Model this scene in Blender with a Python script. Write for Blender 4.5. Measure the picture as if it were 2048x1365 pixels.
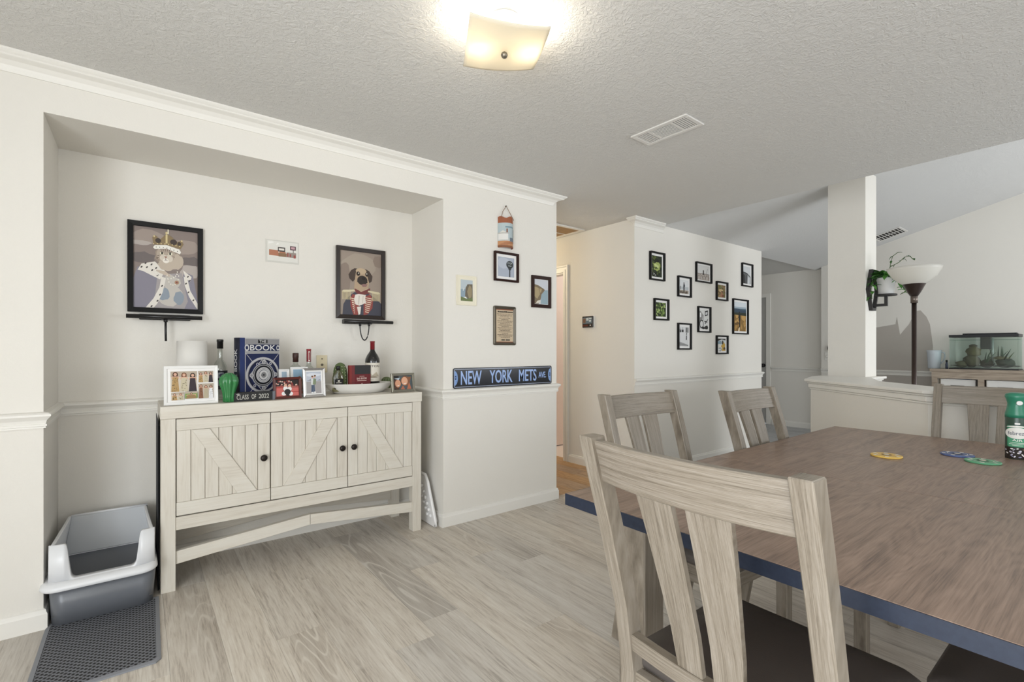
import bpy, bmesh, math, random
from mathutils import Vector, Matrix
random.seed(7)
PI = math.pi
S = bpy.context.scene
C = S.collection
for o in list(bpy.data.objects):
    bpy.data.objects.remove(o)

# ------------------------------------------------------------ camera, world, daylight, exposure
F_PX, CAM_H, YAW = 966.6, 1.20, math.atan2(745, 966.6)
cam = bpy.data.cameras.new('camera'); cam_ob = bpy.data.objects.new('camera', cam); C.objects.link(cam_ob)
cam.sensor_fit = 'HORIZONTAL'; cam.sensor_width = 36.0; cam.lens = 36.0 * F_PX / 2048
cam.shift_y = 19.0 / 2048
cam.clip_start = 0.02
cam_ob.location = (0, 0, CAM_H); cam_ob.rotation_euler = (PI / 2, 0, -YAW)
S.camera = cam_ob
S.view_settings.view_transform = 'Standard'; S.view_settings.look = 'None'
S.view_settings.gamma = 1.0; S.view_settings.use_curve_mapping = False
S.view_settings.exposure = 0.2
W = bpy.data.worlds.new('daylight'); S.world = W; W.use_nodes = True
W.node_tree.nodes['Background'].inputs[0].default_value = (0.86, 0.93, 1.0, 1)
W.node_tree.nodes['Background'].inputs[1].default_value = 1.2

def area(name, loc, rot, sx, sy, power, col):
    l = bpy.data.lights.new(name, 'AREA'); l.shape = 'RECTANGLE'; l.size = sx; l.size_y = sy
    l.energy = power; l.color = col
    o = bpy.data.objects.new(name, l); C.objects.link(o); o.location = loc; o.rotation_euler = rot
    return o
DAY = (0.91, 0.955, 1.0)
area('daylight_patio_window', (-1.72, -0.55, 1.10), (0, -PI/2, 0), 2.0, 2.5, 100, DAY)
area('added_dining_daylight', (1.4, -1.92, 1.45), (PI/2, 0, 0), 2.0, 1.3, 9, DAY)  # unseen window behind the camera, added as a second, softer light
area('daylight_living_window', (6.1, -3.62, 1.35), (PI/2, 0, 0), 2.8, 1.6, 105, DAY)

# ------------------------------------------------------------ materials
MATS = {}
def lin(c):
    if isinstance(c, str):
        c = c.lstrip('#'); c = tuple(int(c[i:i+2], 16) / 255 for i in (0, 2, 4))
    return tuple((v / 12.92 if v <= .04045 else ((v + .055) / 1.055) ** 2.4) for v in c[:3]) + (1,)
def mat(name, col='#ffffff', rough=.5, metal=0., spec=.5, emit=None, estr=0., coat=0.):
    if name in MATS: return MATS[name]
    m = bpy.data.materials.new(name); m.use_nodes = True; MATS[name] = m
    b = m.node_tree.nodes['Principled BSDF']
    b.inputs['Base Color'].default_value = lin(col); b.inputs['Roughness'].default_value = rough
    b.inputs['Metallic'].default_value = metal; b.inputs['Specular IOR Level'].default_value = spec
    if coat: b.inputs['Coat Weight'].default_value = coat; b.inputs['Coat Roughness'].default_value = .08
    if emit: b.inputs['Emission Color'].default_value = lin(emit); b.inputs['Emission Strength'].default_value = estr
    return m
class NT:
    def __init__(s, m): s.t = m.node_tree; s.b = s.t.nodes['Principled BSDF']
    def n(s, typ, **kw):
        x = s.t.nodes.new(typ)
        for k, v in kw.items(): setattr(x, k, v)
        return x
    def l(s, a, b): s.t.links.new(a, b)
    def math(s, op, a, b=None, c=None):
        x = s.n('ShaderNodeMath', operation=op)
        for i, v in enumerate((a, b, c)):
            if v is None: continue
            if isinstance(v, (int, float)): x.inputs[i].default_value = v
            else: s.l(v, x.inputs[i])
        return x.outputs[0]
    def mix(s, fac, a, b, typ='MIX'):
        x = s.n('ShaderNodeMix', data_type='RGBA', blend_type=typ)
        for i, v in ((0, fac), (6, a), (7, b)):
            if isinstance(v, (int, float)): x.inputs[i].default_value = v
            elif isinstance(v, tuple): x.inputs[i].default_value = v
            else: s.l(v, x.inputs[i])
        return x.outputs[2]
    def noise(s, vec, scale, detail=4, rough=.55, dist=0.):
        x = s.n('ShaderNodeTexNoise'); x.inputs['Scale'].default_value = scale; x.inputs['Detail'].default_value = detail
        x.inputs['Roughness'].default_value = rough; x.inputs['Distortion'].default_value = dist
        if vec is not None: s.l(vec, x.inputs['Vector'])
        return x.outputs['Fac']
    def ramp(s, fac, stops):
        x = s.n('ShaderNodeValToRGB'); e = x.color_ramp.elements
        while len(e) < len(stops): e.new(.5)
        for i, (p, c) in enumerate(stops):
            e[i].position = p; e[i].color = lin(c) if isinstance(c, str) else c
        s.l(fac, x.inputs[0]); return x.outputs[0]
    def coords(s, kind='Object', scale=(1, 1, 1), rnd=False):
        tc = s.n('ShaderNodeTexCoord').outputs[kind]
        if rnd:
            oi = s.n('ShaderNodeObjectInfo'); a = s.n('ShaderNodeVectorMath', operation='ADD')
            mu = s.math('MULTIPLY', oi.outputs['Random'], 37.0)
            s.l(tc, a.inputs[0]); s.l(mu, a.inputs[1]); tc = a.outputs[0]
        mp = s.n('ShaderNodeVectorMath', operation='MULTIPLY'); mp.inputs[1].default_value = scale
        s.l(tc, mp.inputs[0]); return mp.outputs[0]
    def bump(s, h, strength=.3, dist=.01):
        x = s.n('ShaderNodeBump'); x.inputs['Strength'].default_value = strength; x.inputs['Distance'].default_value = dist
        s.l(h, x.inputs['Height']); s.l(x.outputs[0], s.b.inputs['Normal'])

def plaster(name, col, scale=170, strength=.25, dist=.004, knock=False, rough=.75):
    m = mat(name, col, rough, spec=.25); t = NT(m)
    v = t.coords('Object')
    h = t.noise(v, scale, 3, .6)
    if knock:
        h2 = t.noise(v, scale * .42, 4, .65, 1.2)
        r = t.n('ShaderNodeMapRange'); r.inputs[1].default_value = .44; r.inputs[2].default_value = .60
        t.l(h2, r.inputs[0]); h = t.math('MULTIPLY_ADD', h, .35, r.outputs[0])
    t.bump(h, strength, dist)
    lo = t.noise(v, 1.3, 2)
    c = lin(col); k = .97
    t.l(t.mix(lo, tuple(x * k for x in c[:3]) + (1,), c), t.b.inputs['Base Color'])
    return m
wall_m = plaster('wall_paint', '#e8e4dc')
ceil_m = plaster('ceiling_texture', '#dcdad6', 95, .38, .010, True)
vault_m = plaster('vault_texture', '#dddcda', 120, .3, .006, True)
trim_m = mat('white_trim', '#ebe8e1', .42)
peach_m = plaster('room_paint', '#f0ddd0')
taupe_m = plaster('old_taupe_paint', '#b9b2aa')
door_m = mat('grey_door', '#bdbcb9', .45)

def wood(name, axis, light, dark, mid=None, fine=120, rough=.5, streak=.6, bump=.15, rnd=True, dens=1.0, stretch=.06, ys=1., wave=.05):
    """procedural timber with the grain along the given axis"""
    m = mat(name, light, rough); t = NT(m)
    q = stretch; k = {'x': (q, ys, 1), 'y': (1, q, 1), 'z': (1, ys, q)}[axis]
    v = t.coords('Object', k, rnd)
    g = t.noise(v, fine, 4, .6, .12)
    g2 = t.noise(v, 14 * dens, 4, .6, .3)
    k2 = {'x': (.16, 1, 1), 'y': (1, .16, 1), 'z': (1, 1, .16)}[axis]
    v2 = t.coords('Object', k2, rnd)
    w = t.math('SINE', t.math('MULTIPLY', t.noise(v2, 6 * dens, 2, .5, .5), 60))
    f = t.math('ADD', t.math('MULTIPLY', g, .65), t.math('MULTIPLY', g2, .55))
    f = t.math('ADD', f, t.math('MULTIPLY', w, wave))
    col = t.ramp(f, [(.38, dark), (.56, mid or light), (.78, light)])
    t.l(t.mix(streak, lin(light), col), t.b.inputs['Base Color'])
    if bump: t.bump(g, bump, .003)
    return m
GW = {a: wood('grey_washed_wood_' + a, a, '#999084', '#554b3f', '#7d7365', 620, .32, .9, .3, dens=7.0, stretch=.016, ys=.06, wave=.012) for a in 'xyz'}
CW = {a: wood('cream_washed_wood_' + a, a, '#dcd7cc', '#bdb2a1', '#d2cabc', 150, .5, .6, .05, dens=.6) for a in 'xyz'}
table_m = wood('brown_table_laminate', 'x', '#9b8373', '#5c4b41', '#836d5e', 330, .34, .95, .05, dens=2.2, stretch=.03)
rustic_m = wood('rustic_console_wood', 'y', '#b6a795', '#77695c', '#9b8c7c', 90, .55, .9, .1)
dark_leg_m = wood('brown_apron_wood', 'x', '#8a6a50', '#4b3629', None, 80, .5, .8, .1)
hatch_m = wood('hatch_plywood', 'y', '#a9824f', '#7c5a30', '#94703f', 60, .5, .8, .05)

def plank_material(name, base, dark, pale, rnd=True):
    m = mat(name, base, .42); t = NT(m)
    v = t.coords('Object', (1, .055, 1), rnd)
    v2 = t.coords('Object', (1, .14, 1), rnd)
    fine = t.noise(v, 150, 6, .65, .3)
    mid_ = t.noise(v, 26, 5, .6, .8)
    big = t.noise(v2, 5.5, 2, .45, .3)
    ring = t.math('SINE', t.math('MULTIPLY', big, 85))
    mask = t.n('ShaderNodeMapRange'); mask.inputs[1].default_value = .53; mask.inputs[2].default_value = .66
    t.l(t.noise(v2, 3.2, 1), mask.inputs[0])
    f = t.math('ADD', t.math('MULTIPLY', fine, .6), t.math('MULTIPLY', mid_, .5))
    f = t.math('ADD', f, t.math('MULTIPLY', t.math('MULTIPLY', ring, mask.outputs[0]), .03))
    col = t.ramp(f, [(.36, dark), (.53, base), (.70, pale)])
    ln = t.n('ShaderNodeMapRange'); ln.inputs[1].default_value = .72; ln.inputs[2].default_value = 1.0; t.l(ring, ln.inputs[0])
    col = t.mix(t.math('MULTIPLY', mask.outputs[0], .45), col, lin(dark))
    col = t.mix(t.math('MULTIPLY', t.math('MULTIPLY', ln.outputs[0], mask.outputs[0]), .75), col, lin(pale))
    # knots
    vk = t.coords('Object', (1, .45, 1), rnd)
    vo = t.n('ShaderNodeTexVoronoi'); vo.inputs['Scale'].default_value = 3.6; t.l(vk, vo.inputs['Vector'])
    kn = t.n('ShaderNodeMapRange'); kn.inputs[1].default_value = .09; kn.inputs[2].default_value = .015
    t.l(t.math('ADD', vo.outputs['Distance'], t.math('MULTIPLY', t.noise(vk, 30, 2), .06)), kn.inputs[0])
    col = t.mix(t.math('MULTIPLY', kn.outputs[0], .55), col, lin('#7d6f60'))
    oi = t.n('ShaderNodeObjectInfo')
    hv = t.n('ShaderNodeHueSaturation'); t.l(col, hv.inputs['Color'])
    t.l(t.math('MULTIPLY_ADD', oi.outputs['Random'], .12, .94), hv.inputs['Value'])
    t.l(t.math('MULTIPLY_ADD', oi.outputs['Random'], .3, .75), hv.inputs['Saturation'])
    t.l(hv.outputs[0], t.b.inputs['Base Color'])
    t.bump(fine, .08, .002)
    return m
floor_m = plank_material('oak_vinyl_plank', '#ccc2b4', '#988c7e', '#ddd6ca')
hall_floor_m = plank_material('hall_warm_plank', '#b58e62', '#8a6540', '#caa67c')  # same plank pattern in a warmer, more orange colour for the hall
floor2_m = plank_material('living_vinyl', '#a9aaab', '#858688', '#bfc0c1', False)
subfloor_m = mat('subfloor', '#6e665c', .8)

def glassy(name, tint='#ffffff', gloss=.12, rough=.03, body=0., bodycol='#ffffff'):
    """thin clear glass: mostly straight-through, with a sheen"""
    if name in MATS: return MATS[name]
    m = bpy.data.materials.new(name); m.use_nodes = True; MATS[name] = m
    t = m.node_tree; t.nodes.clear()
    o = t.nodes.new('ShaderNodeOutputMaterial'); tr = t.nodes.new('ShaderNodeBsdfTransparent'); tr.inputs[0].default_value = lin(tint)
    gl = t.nodes.new('ShaderNodeBsdfGlossy'); gl.inputs['Roughness'].default_value = rough
    mx = t.nodes.new('ShaderNodeMixShader'); mx.inputs[0].default_value = gloss
    t.links.new(tr.outputs[0], mx.inputs[1]); t.links.new(gl.outputs[0], mx.inputs[2]); out = mx.outputs[0]
    if body:
        df = t.nodes.new('ShaderNodeBsdfDiffuse'); df.inputs[0].default_value = lin(bodycol)
        m2 = t.nodes.new('ShaderNodeMixShader'); m2.inputs[0].default_value = body
        t.links.new(out, m2.inputs[1]); t.links.new(df.outputs[0], m2.inputs[2]); out = m2.outputs[0]
    t.links.new(out, o.inputs[0]); return m
def translucent(name, col, frac=.55):
    if name in MATS: return MATS[name]
    m = bpy.data.materials.new(name); m.use_nodes = True; MATS[name] = m
    t = m.node_tree; t.nodes.clear()
    o = t.nodes.new('ShaderNodeOutputMaterial'); a = t.nodes.new('ShaderNodeBsdfTranslucent'); a.inputs[0].default_value = lin(col)
    d = t.nodes.new('ShaderNodeBsdfPrincipled'); d.inputs['Base Color'].default_value = lin(col); d.inputs['Roughness'].default_value = .25
    x = t.nodes.new('ShaderNodeMixShader'); x.inputs[0].default_value = frac
    t.links.new(d.outputs[0], x.inputs[1]); t.links.new(a.outputs[0], x.inputs[2]); t.links.new(x.outputs[0], o.inputs[0])
    return m
black_m = mat('black_metal', '#1b1a1a', .4)
blackpaint_m = mat('black_frame', '#0d0c0c', .5, spec=.25)
def ink_m(c):
    h = c.lstrip('#'); v = [int(h[i:i+2], 16) for i in (0, 2, 4)]; g = .3*v[0] + .59*v[1] + .11*v[2]
    v = [int(x + (g - x)*.10) for x in v]
    return mat('ink_' + h, '#%02x%02x%02x' % tuple(v), .5, spec=.3)

# ------------------------------------------------------------ geometry helpers
class M:
    def __init__(s): s.v = []; s.f = []; s.mi = []; s.sm = []
    def add(s, vs, fs, m=0, smooth=False):
        o = len(s.v); s.v += [tuple(p) for p in vs]
        for f in fs: s.f.append(tuple(i + o for i in f)); s.mi.append(m); s.sm.append(smooth)
        return s
    def box(s, x0, x1, y0, y1, z0, z1, m=0):
        v = [(x0,y0,z0),(x1,y0,z0),(x1,y1,z0),(x0,y1,z0),(x0,y0,z1),(x1,y0,z1),(x1,y1,z1),(x0,y1,z1)]
        return s.add(v, [(3,2,1,0),(4,5,6,7),(0,1,5,4),(1,2,6,5),(2,3,7,6),(3,0,4,7)], m)
    def prism(s, poly, axis, a, b, m=0):
        """2-D polygon extruded along an axis; poly in the two other axes in xyz order"""
        def P(p, h):
            return {'x': (h, p[0], p[1]), 'y': (p[0], h, p[1]), 'z': (p[0], p[1], h)}[axis]
        n = len(poly); v = [P(p, a) for p in poly] + [P(p, b) for p in poly]
        f = [tuple(range(n))[::-1], tuple(range(n, 2 * n))] + [(i, (i+1) % n, n + (i+1) % n, n + i) for i in range(n)]
        return s.add(v, f, m)
    def loft(s, loops, cap0=True, cap1=True, m=0, smooth=True):
        n = len(loops[0]); v = [p for L in loops for p in L]; f = []
        for k in range(len(loops) - 1):
            for i in range(n):
                j = (i + 1) % n; f.append((k*n+i, k*n+j, (k+1)*n+j, (k+1)*n+i))
        s.add(v, f, m, smooth)
        o = len(s.v) - len(v)
        if cap0: s.f.append(tuple(o + i for i in range(n))[::-1]); s.mi.append(m); s.sm.append(False)
        if cap1: s.f.append(tuple(o + (len(loops)-1)*n + i for i in range(n))); s.mi.append(m); s.sm.append(False)
        return s
    def lathe(s, prof, cx=0, cy=0, n=24, m=0, lobes=0, depth=0., sx=1., sy=1., smooth=True, cap=True):
        L = []
        for r, z in prof:
            L.append([(cx + sx*r*(1 + depth*math.cos(lobes*2*PI*i/n))*math.cos(2*PI*i/n), cy + sy*r*(1 + depth*math.cos(lobes*2*PI*i/n))*math.sin(2*PI*i/n), z) for i in range(n)])
        return s.loft(L, cap, cap, m, smooth)
    def tube(s, pts, r, n=8, m=0):
        L = []; up = Vector((0, 0, 1)); pts = [Vector(p) for p in pts]
        for i, p in enumerate(pts):
            d = (pts[min(i+1, len(pts)-1)] - pts[max(i-1, 0)]).normalized()
            a = d.cross(up) if abs(d.z) < .95 else d.cross(Vector((1, 0, 0)))
            a.normalize(); b = d.cross(a)
            rr = r[i] if isinstance(r, (list, tuple)) else r
            L.append([tuple(p + a*rr*math.cos(2*PI*k/n) + b*rr*math.sin(2*PI*k/n)) for k in range(n)])
        return s.loft(L, True, True, m)
    def flat(s, pts, fn, m=0):
        return s.add([fn(*p) for p in pts], [tuple(range(len(pts)))], m)
    def build(s, name, mats, parent=None, bevel=0., loc=None, rot=None, seg=1, link=True):
        me = bpy.data.meshes.new(name); me.from_pydata(s.v, [], s.f)
        if not isinstance(mats, (list, tuple)): mats = [mats]
        for x in mats: me.materials.append(x)
        for p, i, sm in zip(me.polygons, s.mi, s.sm): p.material_index = i; p.use_smooth = sm
        bm = bmesh.new(); bm.from_mesh(me)
        bmesh.ops.recalc_face_normals(bm, faces=bm.faces)
        if bevel:
            bm.edges.ensure_lookup_table()
            es = [e for e in bm.edges if len(e.link_faces) == 2 and e.calc_face_angle(0) > .6]
            bmesh.ops.bevel(bm, geom=es, offset=bevel, segments=seg, affect='EDGES', profile=.6)
        bm.to_mesh(me); bm.free(); me.update()
        if not link: return me
        o = bpy.data.objects.new(name, me); C.objects.link(o)
        if parent: o.parent = parent
        if loc: o.location = loc
        if rot: o.rotation_euler = rot
        return o
def tag(o, label, cat, group=None):
    o['label'] = label; o['category'] = cat
    if group: o['group'] = group
    return o
def thing(name, label, cat, loc=(0,0,0), rot=(0,0,0), group=None):
    o = bpy.data.objects.new(name, None); C.objects.link(o); o.empty_display_size = .05
    o.location = loc; o.rotation_euler = rot
    return tag(o, label, cat, group)
def struct(name, mb, mats, bevel=0.):
    o = mb.build(name, mats, bevel=bevel); o['kind'] = 'structure'; return o
def copy_tree(o, parent=None):
    c = o.copy(); C.objects.link(c); c.parent = parent
    for ch in list(o.children): copy_tree(ch, c)
    return c
def sweep(mb, prof, path, c0=0., k0=0., c1=0., k1=0., m=0):
    """moulding: profile (out, z) run along a plan path, out to the right of travel"""
    P = [Vector(p) for p in path]; n = len(P); L = []
    for i in range(n):
        dn = (P[i+1] - P[i]).normalized() if i < n-1 else None
        dp = (P[i] - P[i-1]).normalized() if i > 0 else None
        nr = lambda d: Vector((d.y, -d.x))
        if dn and dp: a, b = nr(dp), nr(dn); mi = (a + b) / (1 + a.dot(b)); e = Vector((0, 0)); c = k = 0
        elif dn: mi = nr(dn); e = -dn; c, k = c0, k0
        else: mi = nr(dp); e = dp; c, k = c1, k1
        L.append([(P[i].x + mi.x*o + e.x*(c + k*o), P[i].y + mi.y*o + e.y*(c + k*o), z) for o, z in prof])
    return mb.loft(L, True, True, m, smooth=False)
def rrect(x0, x1, y0, y1, r, z, n=5):
    pts = []
    for cx, cy, a in ((x1-r, y1-r, 0), (x0+r, y1-r, PI/2), (x0+r, y0+r, PI), (x1-r, y0+r, 1.5*PI)):
        for i in range(n + 1):
            t = a + PI/2*i/n; pts.append((cx + r*math.cos(t), cy + r*math.sin(t), z))
    return pts
def ell(cx, cy, rx, ry, n=16, a0=0, a1=2*PI, rot=0):
    out = []
    for i in range(n if a1 - a0 > 6.2 else n + 1):
        t = a0 + (a1 - a0)*i/n; x, y = rx*math.cos(t), ry*math.sin(t)
        out.append((cx + x*math.cos(rot) - y*math.sin(rot), cy + x*math.sin(rot) + y*math.cos(rot)))
    return out
def ring(cx, cy, r0, r1, n=36):
    a, b = ell(cx, cy, r0, r0, n), ell(cx, cy, r1, r1, n)
    return [[a[i], a[(i+1) % n], b[(i+1) % n], b[i]] for i in range(n)]
def rect(x0, y0, x1, y1): return [(x0, y0), (x1, y0), (x1, y1), (x0, y1)]
_tc = {}
def text2d(s):
    """outline of a word as 2-D verts and faces, scaled to the unit box"""
    if s in _tc: return _tc[s]
    cu = bpy.data.curves.new('t', 'FONT'); cu.body = s; cu.resolution_u = 3; cu.offset = .012
    o = bpy.data.objects.new('t', cu); C.objects.link(o)
    me = bpy.data.meshes.new_from_object(o.evaluated_get(bpy.context.evaluated_depsgraph_get()))
    v = [(p.co.x, p.co.y) for p in me.vertices]; f = [tuple(p.vertices) for p in me.polygons]
    bpy.data.objects.remove(o); bpy.data.curves.remove(cu); bpy.data.meshes.remove(me)
    x0 = min(p[0] for p in v); x1 = max(p[0] for p in v); y0 = min(p[1] for p in v); y1 = max(p[1] for p in v)
    v = [((p[0]-x0)/(x1-x0), (p[1]-y0)/(y1-y0)) for p in v]; _tc[s] = (v, f); return _tc[s]
class Art:
    """flat print: coloured shapes in unit coordinates laid in hair-thin layers on a panel"""
    def __init__(s): s.L = []
    def p(s, col, *polys):
        s.L.append((col, [('p', q) for q in polys])); return s
    def t(s, col, txt, x0, y0, x1, y1, vert=False): s.L.append((col, [('t', txt, x0, y0, x1, y1, vert)])); return s
    def build(s, name, parent, w, h, fn, step=.00006, cuts=0):
        """fn(x, y, lift) -> local point, x in 0..w, y in 0..h"""
        mb = M(); cols = []; e = 1e-5
        def put(vs, fs, mi, e):
            if not cuts: mb.add([fn(x*w, y*h, e) for x, y in vs], fs, mi); return
            bm = bmesh.new(); bv = [bm.verts.new((x, y, 0)) for x, y in vs]
            for q in fs:
                try: bm.faces.new([bv[i] for i in q])
                except ValueError: pass
            for c_ in range(1, cuts): bmesh.ops.bisect_plane(bm, geom=bm.verts[:] + bm.edges[:] + bm.faces[:], plane_co=(c_/cuts, 0, 0), plane_no=(1, 0, 0))
            bm.verts.index_update(); mb.add([fn(p.co.x*w, p.co.y*h, e) for p in bm.verts], [tuple(p.index for p in q.verts) for q in bm.faces], mi); bm.free()
        for k, (c, items) in enumerate(s.L):
            if c not in cols: cols.append(c)
            mi = cols.index(c); e += step
            for it in items:
                e += 2e-5
                if it[0] == 'p': put(it[1], [tuple(range(len(it[1])))], mi, e)
                else:
                    _, txt, x0, y0, x1, y1, vert = it; v, f = text2d(txt)
                    if vert: q = [(x0 + (1-b)*(x1-x0), y0 + a*(y1-y0)) for a, b in v]
                    else: q = [(x0 + a*(x1-x0), y0 + b*(y1-y0)) for a, b in v]
                    put(q, f, mi, e)
        return mb.build(name, [ink_m(c) for c in cols], parent)
def frame_bars(mb, w, h, b, d, z0=0., round_=0.):
    """mitred picture frame, back on y=0, front towards -y, x centred, bottom at z0"""
    x0, x1 = -w/2, w/2
    o = [(x0, z0), (x1, z0), (x1, z0+h), (x0, z0+h)]; i = [(x0+b, z0+b), (x1-b, z0+b), (x1-b, z0+h-b), (x0+b, z0+h-b)]
    v = []
    for k in range(4):
        v += [(o[k][0], 0, o[k][1]), (o[k][0], -d, o[k][1]), (i[k][0], -d*.8, i[k][1]), (i[k][0], 0, i[k][1])]
    f = []
    for k in range(4):
        n = (k + 1) % 4
        for a, c in ((0, 1), (1, 2), (2, 3), (3, 0)): f.append((k*4+a, n*4+a, n*4+c, k*4+c))
    return mb.add(v, f)
def picture(name, label, cat, xc, z0, w, h, Y, art, fm=None, b=.018, d=.02, board=None, inset=None, rot=(0,0,0), group=None, glass=False):
    t = thing(name, label, cat, (xc, Y, z0), rot, group)
    frame_bars(M(), w, h, b, d).build('frame', fm or blackpaint_m, t, bevel=.0012)
    M().box(-w/2+b*.6, w/2-b*.6, -.006, -.001, b*.6, h-b*.6).build('backing_board', board or mat('mat_board', '#efedea', .7), t)
    i = inset if inset is not None else b
    ix, iz = (i, i) if not isinstance(i, tuple) else i
    if art:
        pw, ph = w - 2*ix, h - 2*iz
        art.build('print', t, pw, ph, lambda x, y, e: (-pw/2 + x, -.0062 - e, iz + y))
    return t
# ------------------------------------------------------------ the setting
D, NB, NX0, NX1, NZ, CZ = 2.885, 3.36, -.328, 1.634, 2.23, 2.44
HX0, HX1, BX1, HDR, FX = 2.679, 3.67, 6.167, 4.10, 8.03
VS = .274
def vz(y): return CZ + VS*(D - y)
fl = struct('floor', M().box(-1.8, 4.2, -2.0, 5.0, -.06, -.006), subfloor_m)
def plank_mesh(L):
    return M().box(-.0897, .0897, -L/2 + .0003, L/2 - .0003, -.0055, 0).build('plank', floor_m, bevel=.0004, link=False)
PL = 1.22; pm = plank_mesh(PL)
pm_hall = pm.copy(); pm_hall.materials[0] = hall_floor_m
def lay(mesh, x, y0, y1):
    o = bpy.data.objects.new('plank', mesh); C.objects.link(o); o.parent = fl
    o.location = (x, (y0 + y1)/2, 0); o.scale = (1, (y1 - y0)/PL, 1)
x = -1.62
while x < 4.1:
    y = -2.0 + random.random()*PL - PL
    hall = HX0 - .15 < x < HX1 + .12
    top = 2.93 if hall else 3.4
    while y < top:
        if y + PL > -1.9: lay(pm, x, y, min(y + PL, top + (0 if hall else PL)))
        y += PL
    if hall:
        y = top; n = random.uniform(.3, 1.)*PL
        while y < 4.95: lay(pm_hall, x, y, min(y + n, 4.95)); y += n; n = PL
    x += .18
struct('floor_living', M().box(4.2, 8.4, -3.7, 4.8, -.06, 0).box(3.76, 6.05, 3.05, 4.8, -.04, .001, 1), [floor2_m, mat('pale_tile', '#e8d9cb', .4)])

struct('ceiling', M().box(-1.8, HDR, -2.0, 5.1, CZ, CZ + .06).box(6.05, 8.3, D + .1, 4.8, CZ, CZ + .06), ceil_m)
rid = -.6
vault = M().prism([(D + .1, vz(D + .1)), (rid, vz(rid)), (-3.7, vz(rid) - VS*(rid + 3.7)), (-3.7, vz(rid) - VS*(rid + 3.7) + .1), (rid, vz(rid) + .1), (D + .1, vz(D + .1) + .1)], 'x', HDR - .06, 8.3)
struct('ceiling_vault', vault, vault_m)
struct('wall_gable', M().prism([(D, CZ + .03), (D, CZ + .035), (rid, vz(rid) + .02), (-2.0, vz(rid) - VS*(rid + 2) + .02), (-2.0, CZ + .03)], 'x', HDR - .05, HDR - .001), wall_m)

w = M()
w.box(-1.8, NX0, D, NB + .12, 0, CZ).box(NX1, HX0, D, NB + .12, 0, CZ).box(NX0, NX1, D, NB, NZ, CZ).box(NX0, NX1, NB, NB + .12, 0, CZ)
struct('wall_back', w, wall_m)
struct('wall_hall_left', M().box(HX0 - .12, HX0, NB + .12, 5.0, 0, CZ), wall_m)
struct('wall_hall_end', M().box(HX0 - .12, HX1 + .1, 4.9, 5.0, 0, CZ), wall_m)
DY0, DY1, DZ = 3.83, 4.62, 2.05
struct('wall_hall_right', M().box(HX1, HX1 + .1, D + .1, DY0, 0, CZ).box(HX1, HX1 + .1, DY1, 4.9, 0, CZ).box(HX1, HX1 + .1, DY0, DY1, DZ, CZ), wall_m)
struct('wall_gallery', M().box(HX1, BX1, D, D + .1, 0, CZ), wall_m)
struct('wall_room', M().box(HX1 + .1, 6.05, 4.45, 4.55, .012, CZ).box(5.95, 6.05, D + .1, 4.5, 0, CZ), peach_m)
struct('wall_alcove_left', M().box(6.05, BX1, D + .1, 4.6, 0, CZ), wall_m)
struct('wall_alcove_end', M().box(BX1, 8.3, 4.6, 4.7, 0, CZ), wall_m)
AX = 8.13
struct('wall_alcove_right', M().box(AX, AX + .1, D, 3.72, 0, CZ).box(AX, AX + .1, 4.5, 4.6, 0, CZ).box(AX, AX + .1, 3.72, 4.5, 2.07, CZ), wall_m)
vt = vz(rid); ve = vt - VS*(rid + 3.6)
struct('wall_right', M().prism([(D, 0), (-3.6, 0), (-3.6, ve), (rid, vt), (D, CZ)], 'x', FX, FX + .1), wall_m)
# window walls behind the camera
def window_wall(name, axis, at, a0, a1, w0, w1, z0, z1, top, th=.1):
    mb = M()
    for (p, q, r, s) in ((a0, w0, 0, top), (w1, a1, 0, top), (w0, w1, 0, z0), (w0, w1, z1, top)):
        if axis == 'x': mb.box(at - th, at, p, q, r, s)
        else: mb.box(p, q, at - th, at, r, s)
    struct(name, mb, wall_m)
def window(n, axis, at, w0, w1, z0, z1):
    mb = M(); t = .05; wm = (w0 + w1)/2
    for (p, q, r, s) in ((w0, w0+t, z0, z1), (w1-t, w1, z0, z1), (w0+t, w1-t, z0, z0+t), (w0+t, w1-t, z1-t, z1), (wm-.03, wm+.03, z0+t, z1-t)):
        if axis == 'x': mb.box(at - .1, at - .05, p, q, r, s)
        else: mb.box(p, q, at - .1, at - .05, r, s)
    struct('window_%d' % n, mb, trim_m)
window_wall('wall_left', 'x', -1.7, -2.0, D, -1.85, .75, .06, 2.15, CZ); window(1, 'x', -1.7, -1.85, .75, .06, 2.15)
window_wall('wall_front', 'y', -1.9, -1.8, HDR, .35, 2.45, .75, 2.15, CZ); window(2, 'y', -1.9, .35, 2.45, .75, 2.15)  # window opening here is unseen, put in for the added soft daylight
window_wall('wall_living_front', 'y', -3.6, HDR, 8.13, 4.6, 7.6, .5, 2.2, ve); window(3, 'y', -3.6, 4.6, 7.6, .5, 2.2)
struct('wall_living_left', M().box(HDR - .1, HDR, -3.6, -2.0, 0, 3.0), wall_m)

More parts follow.
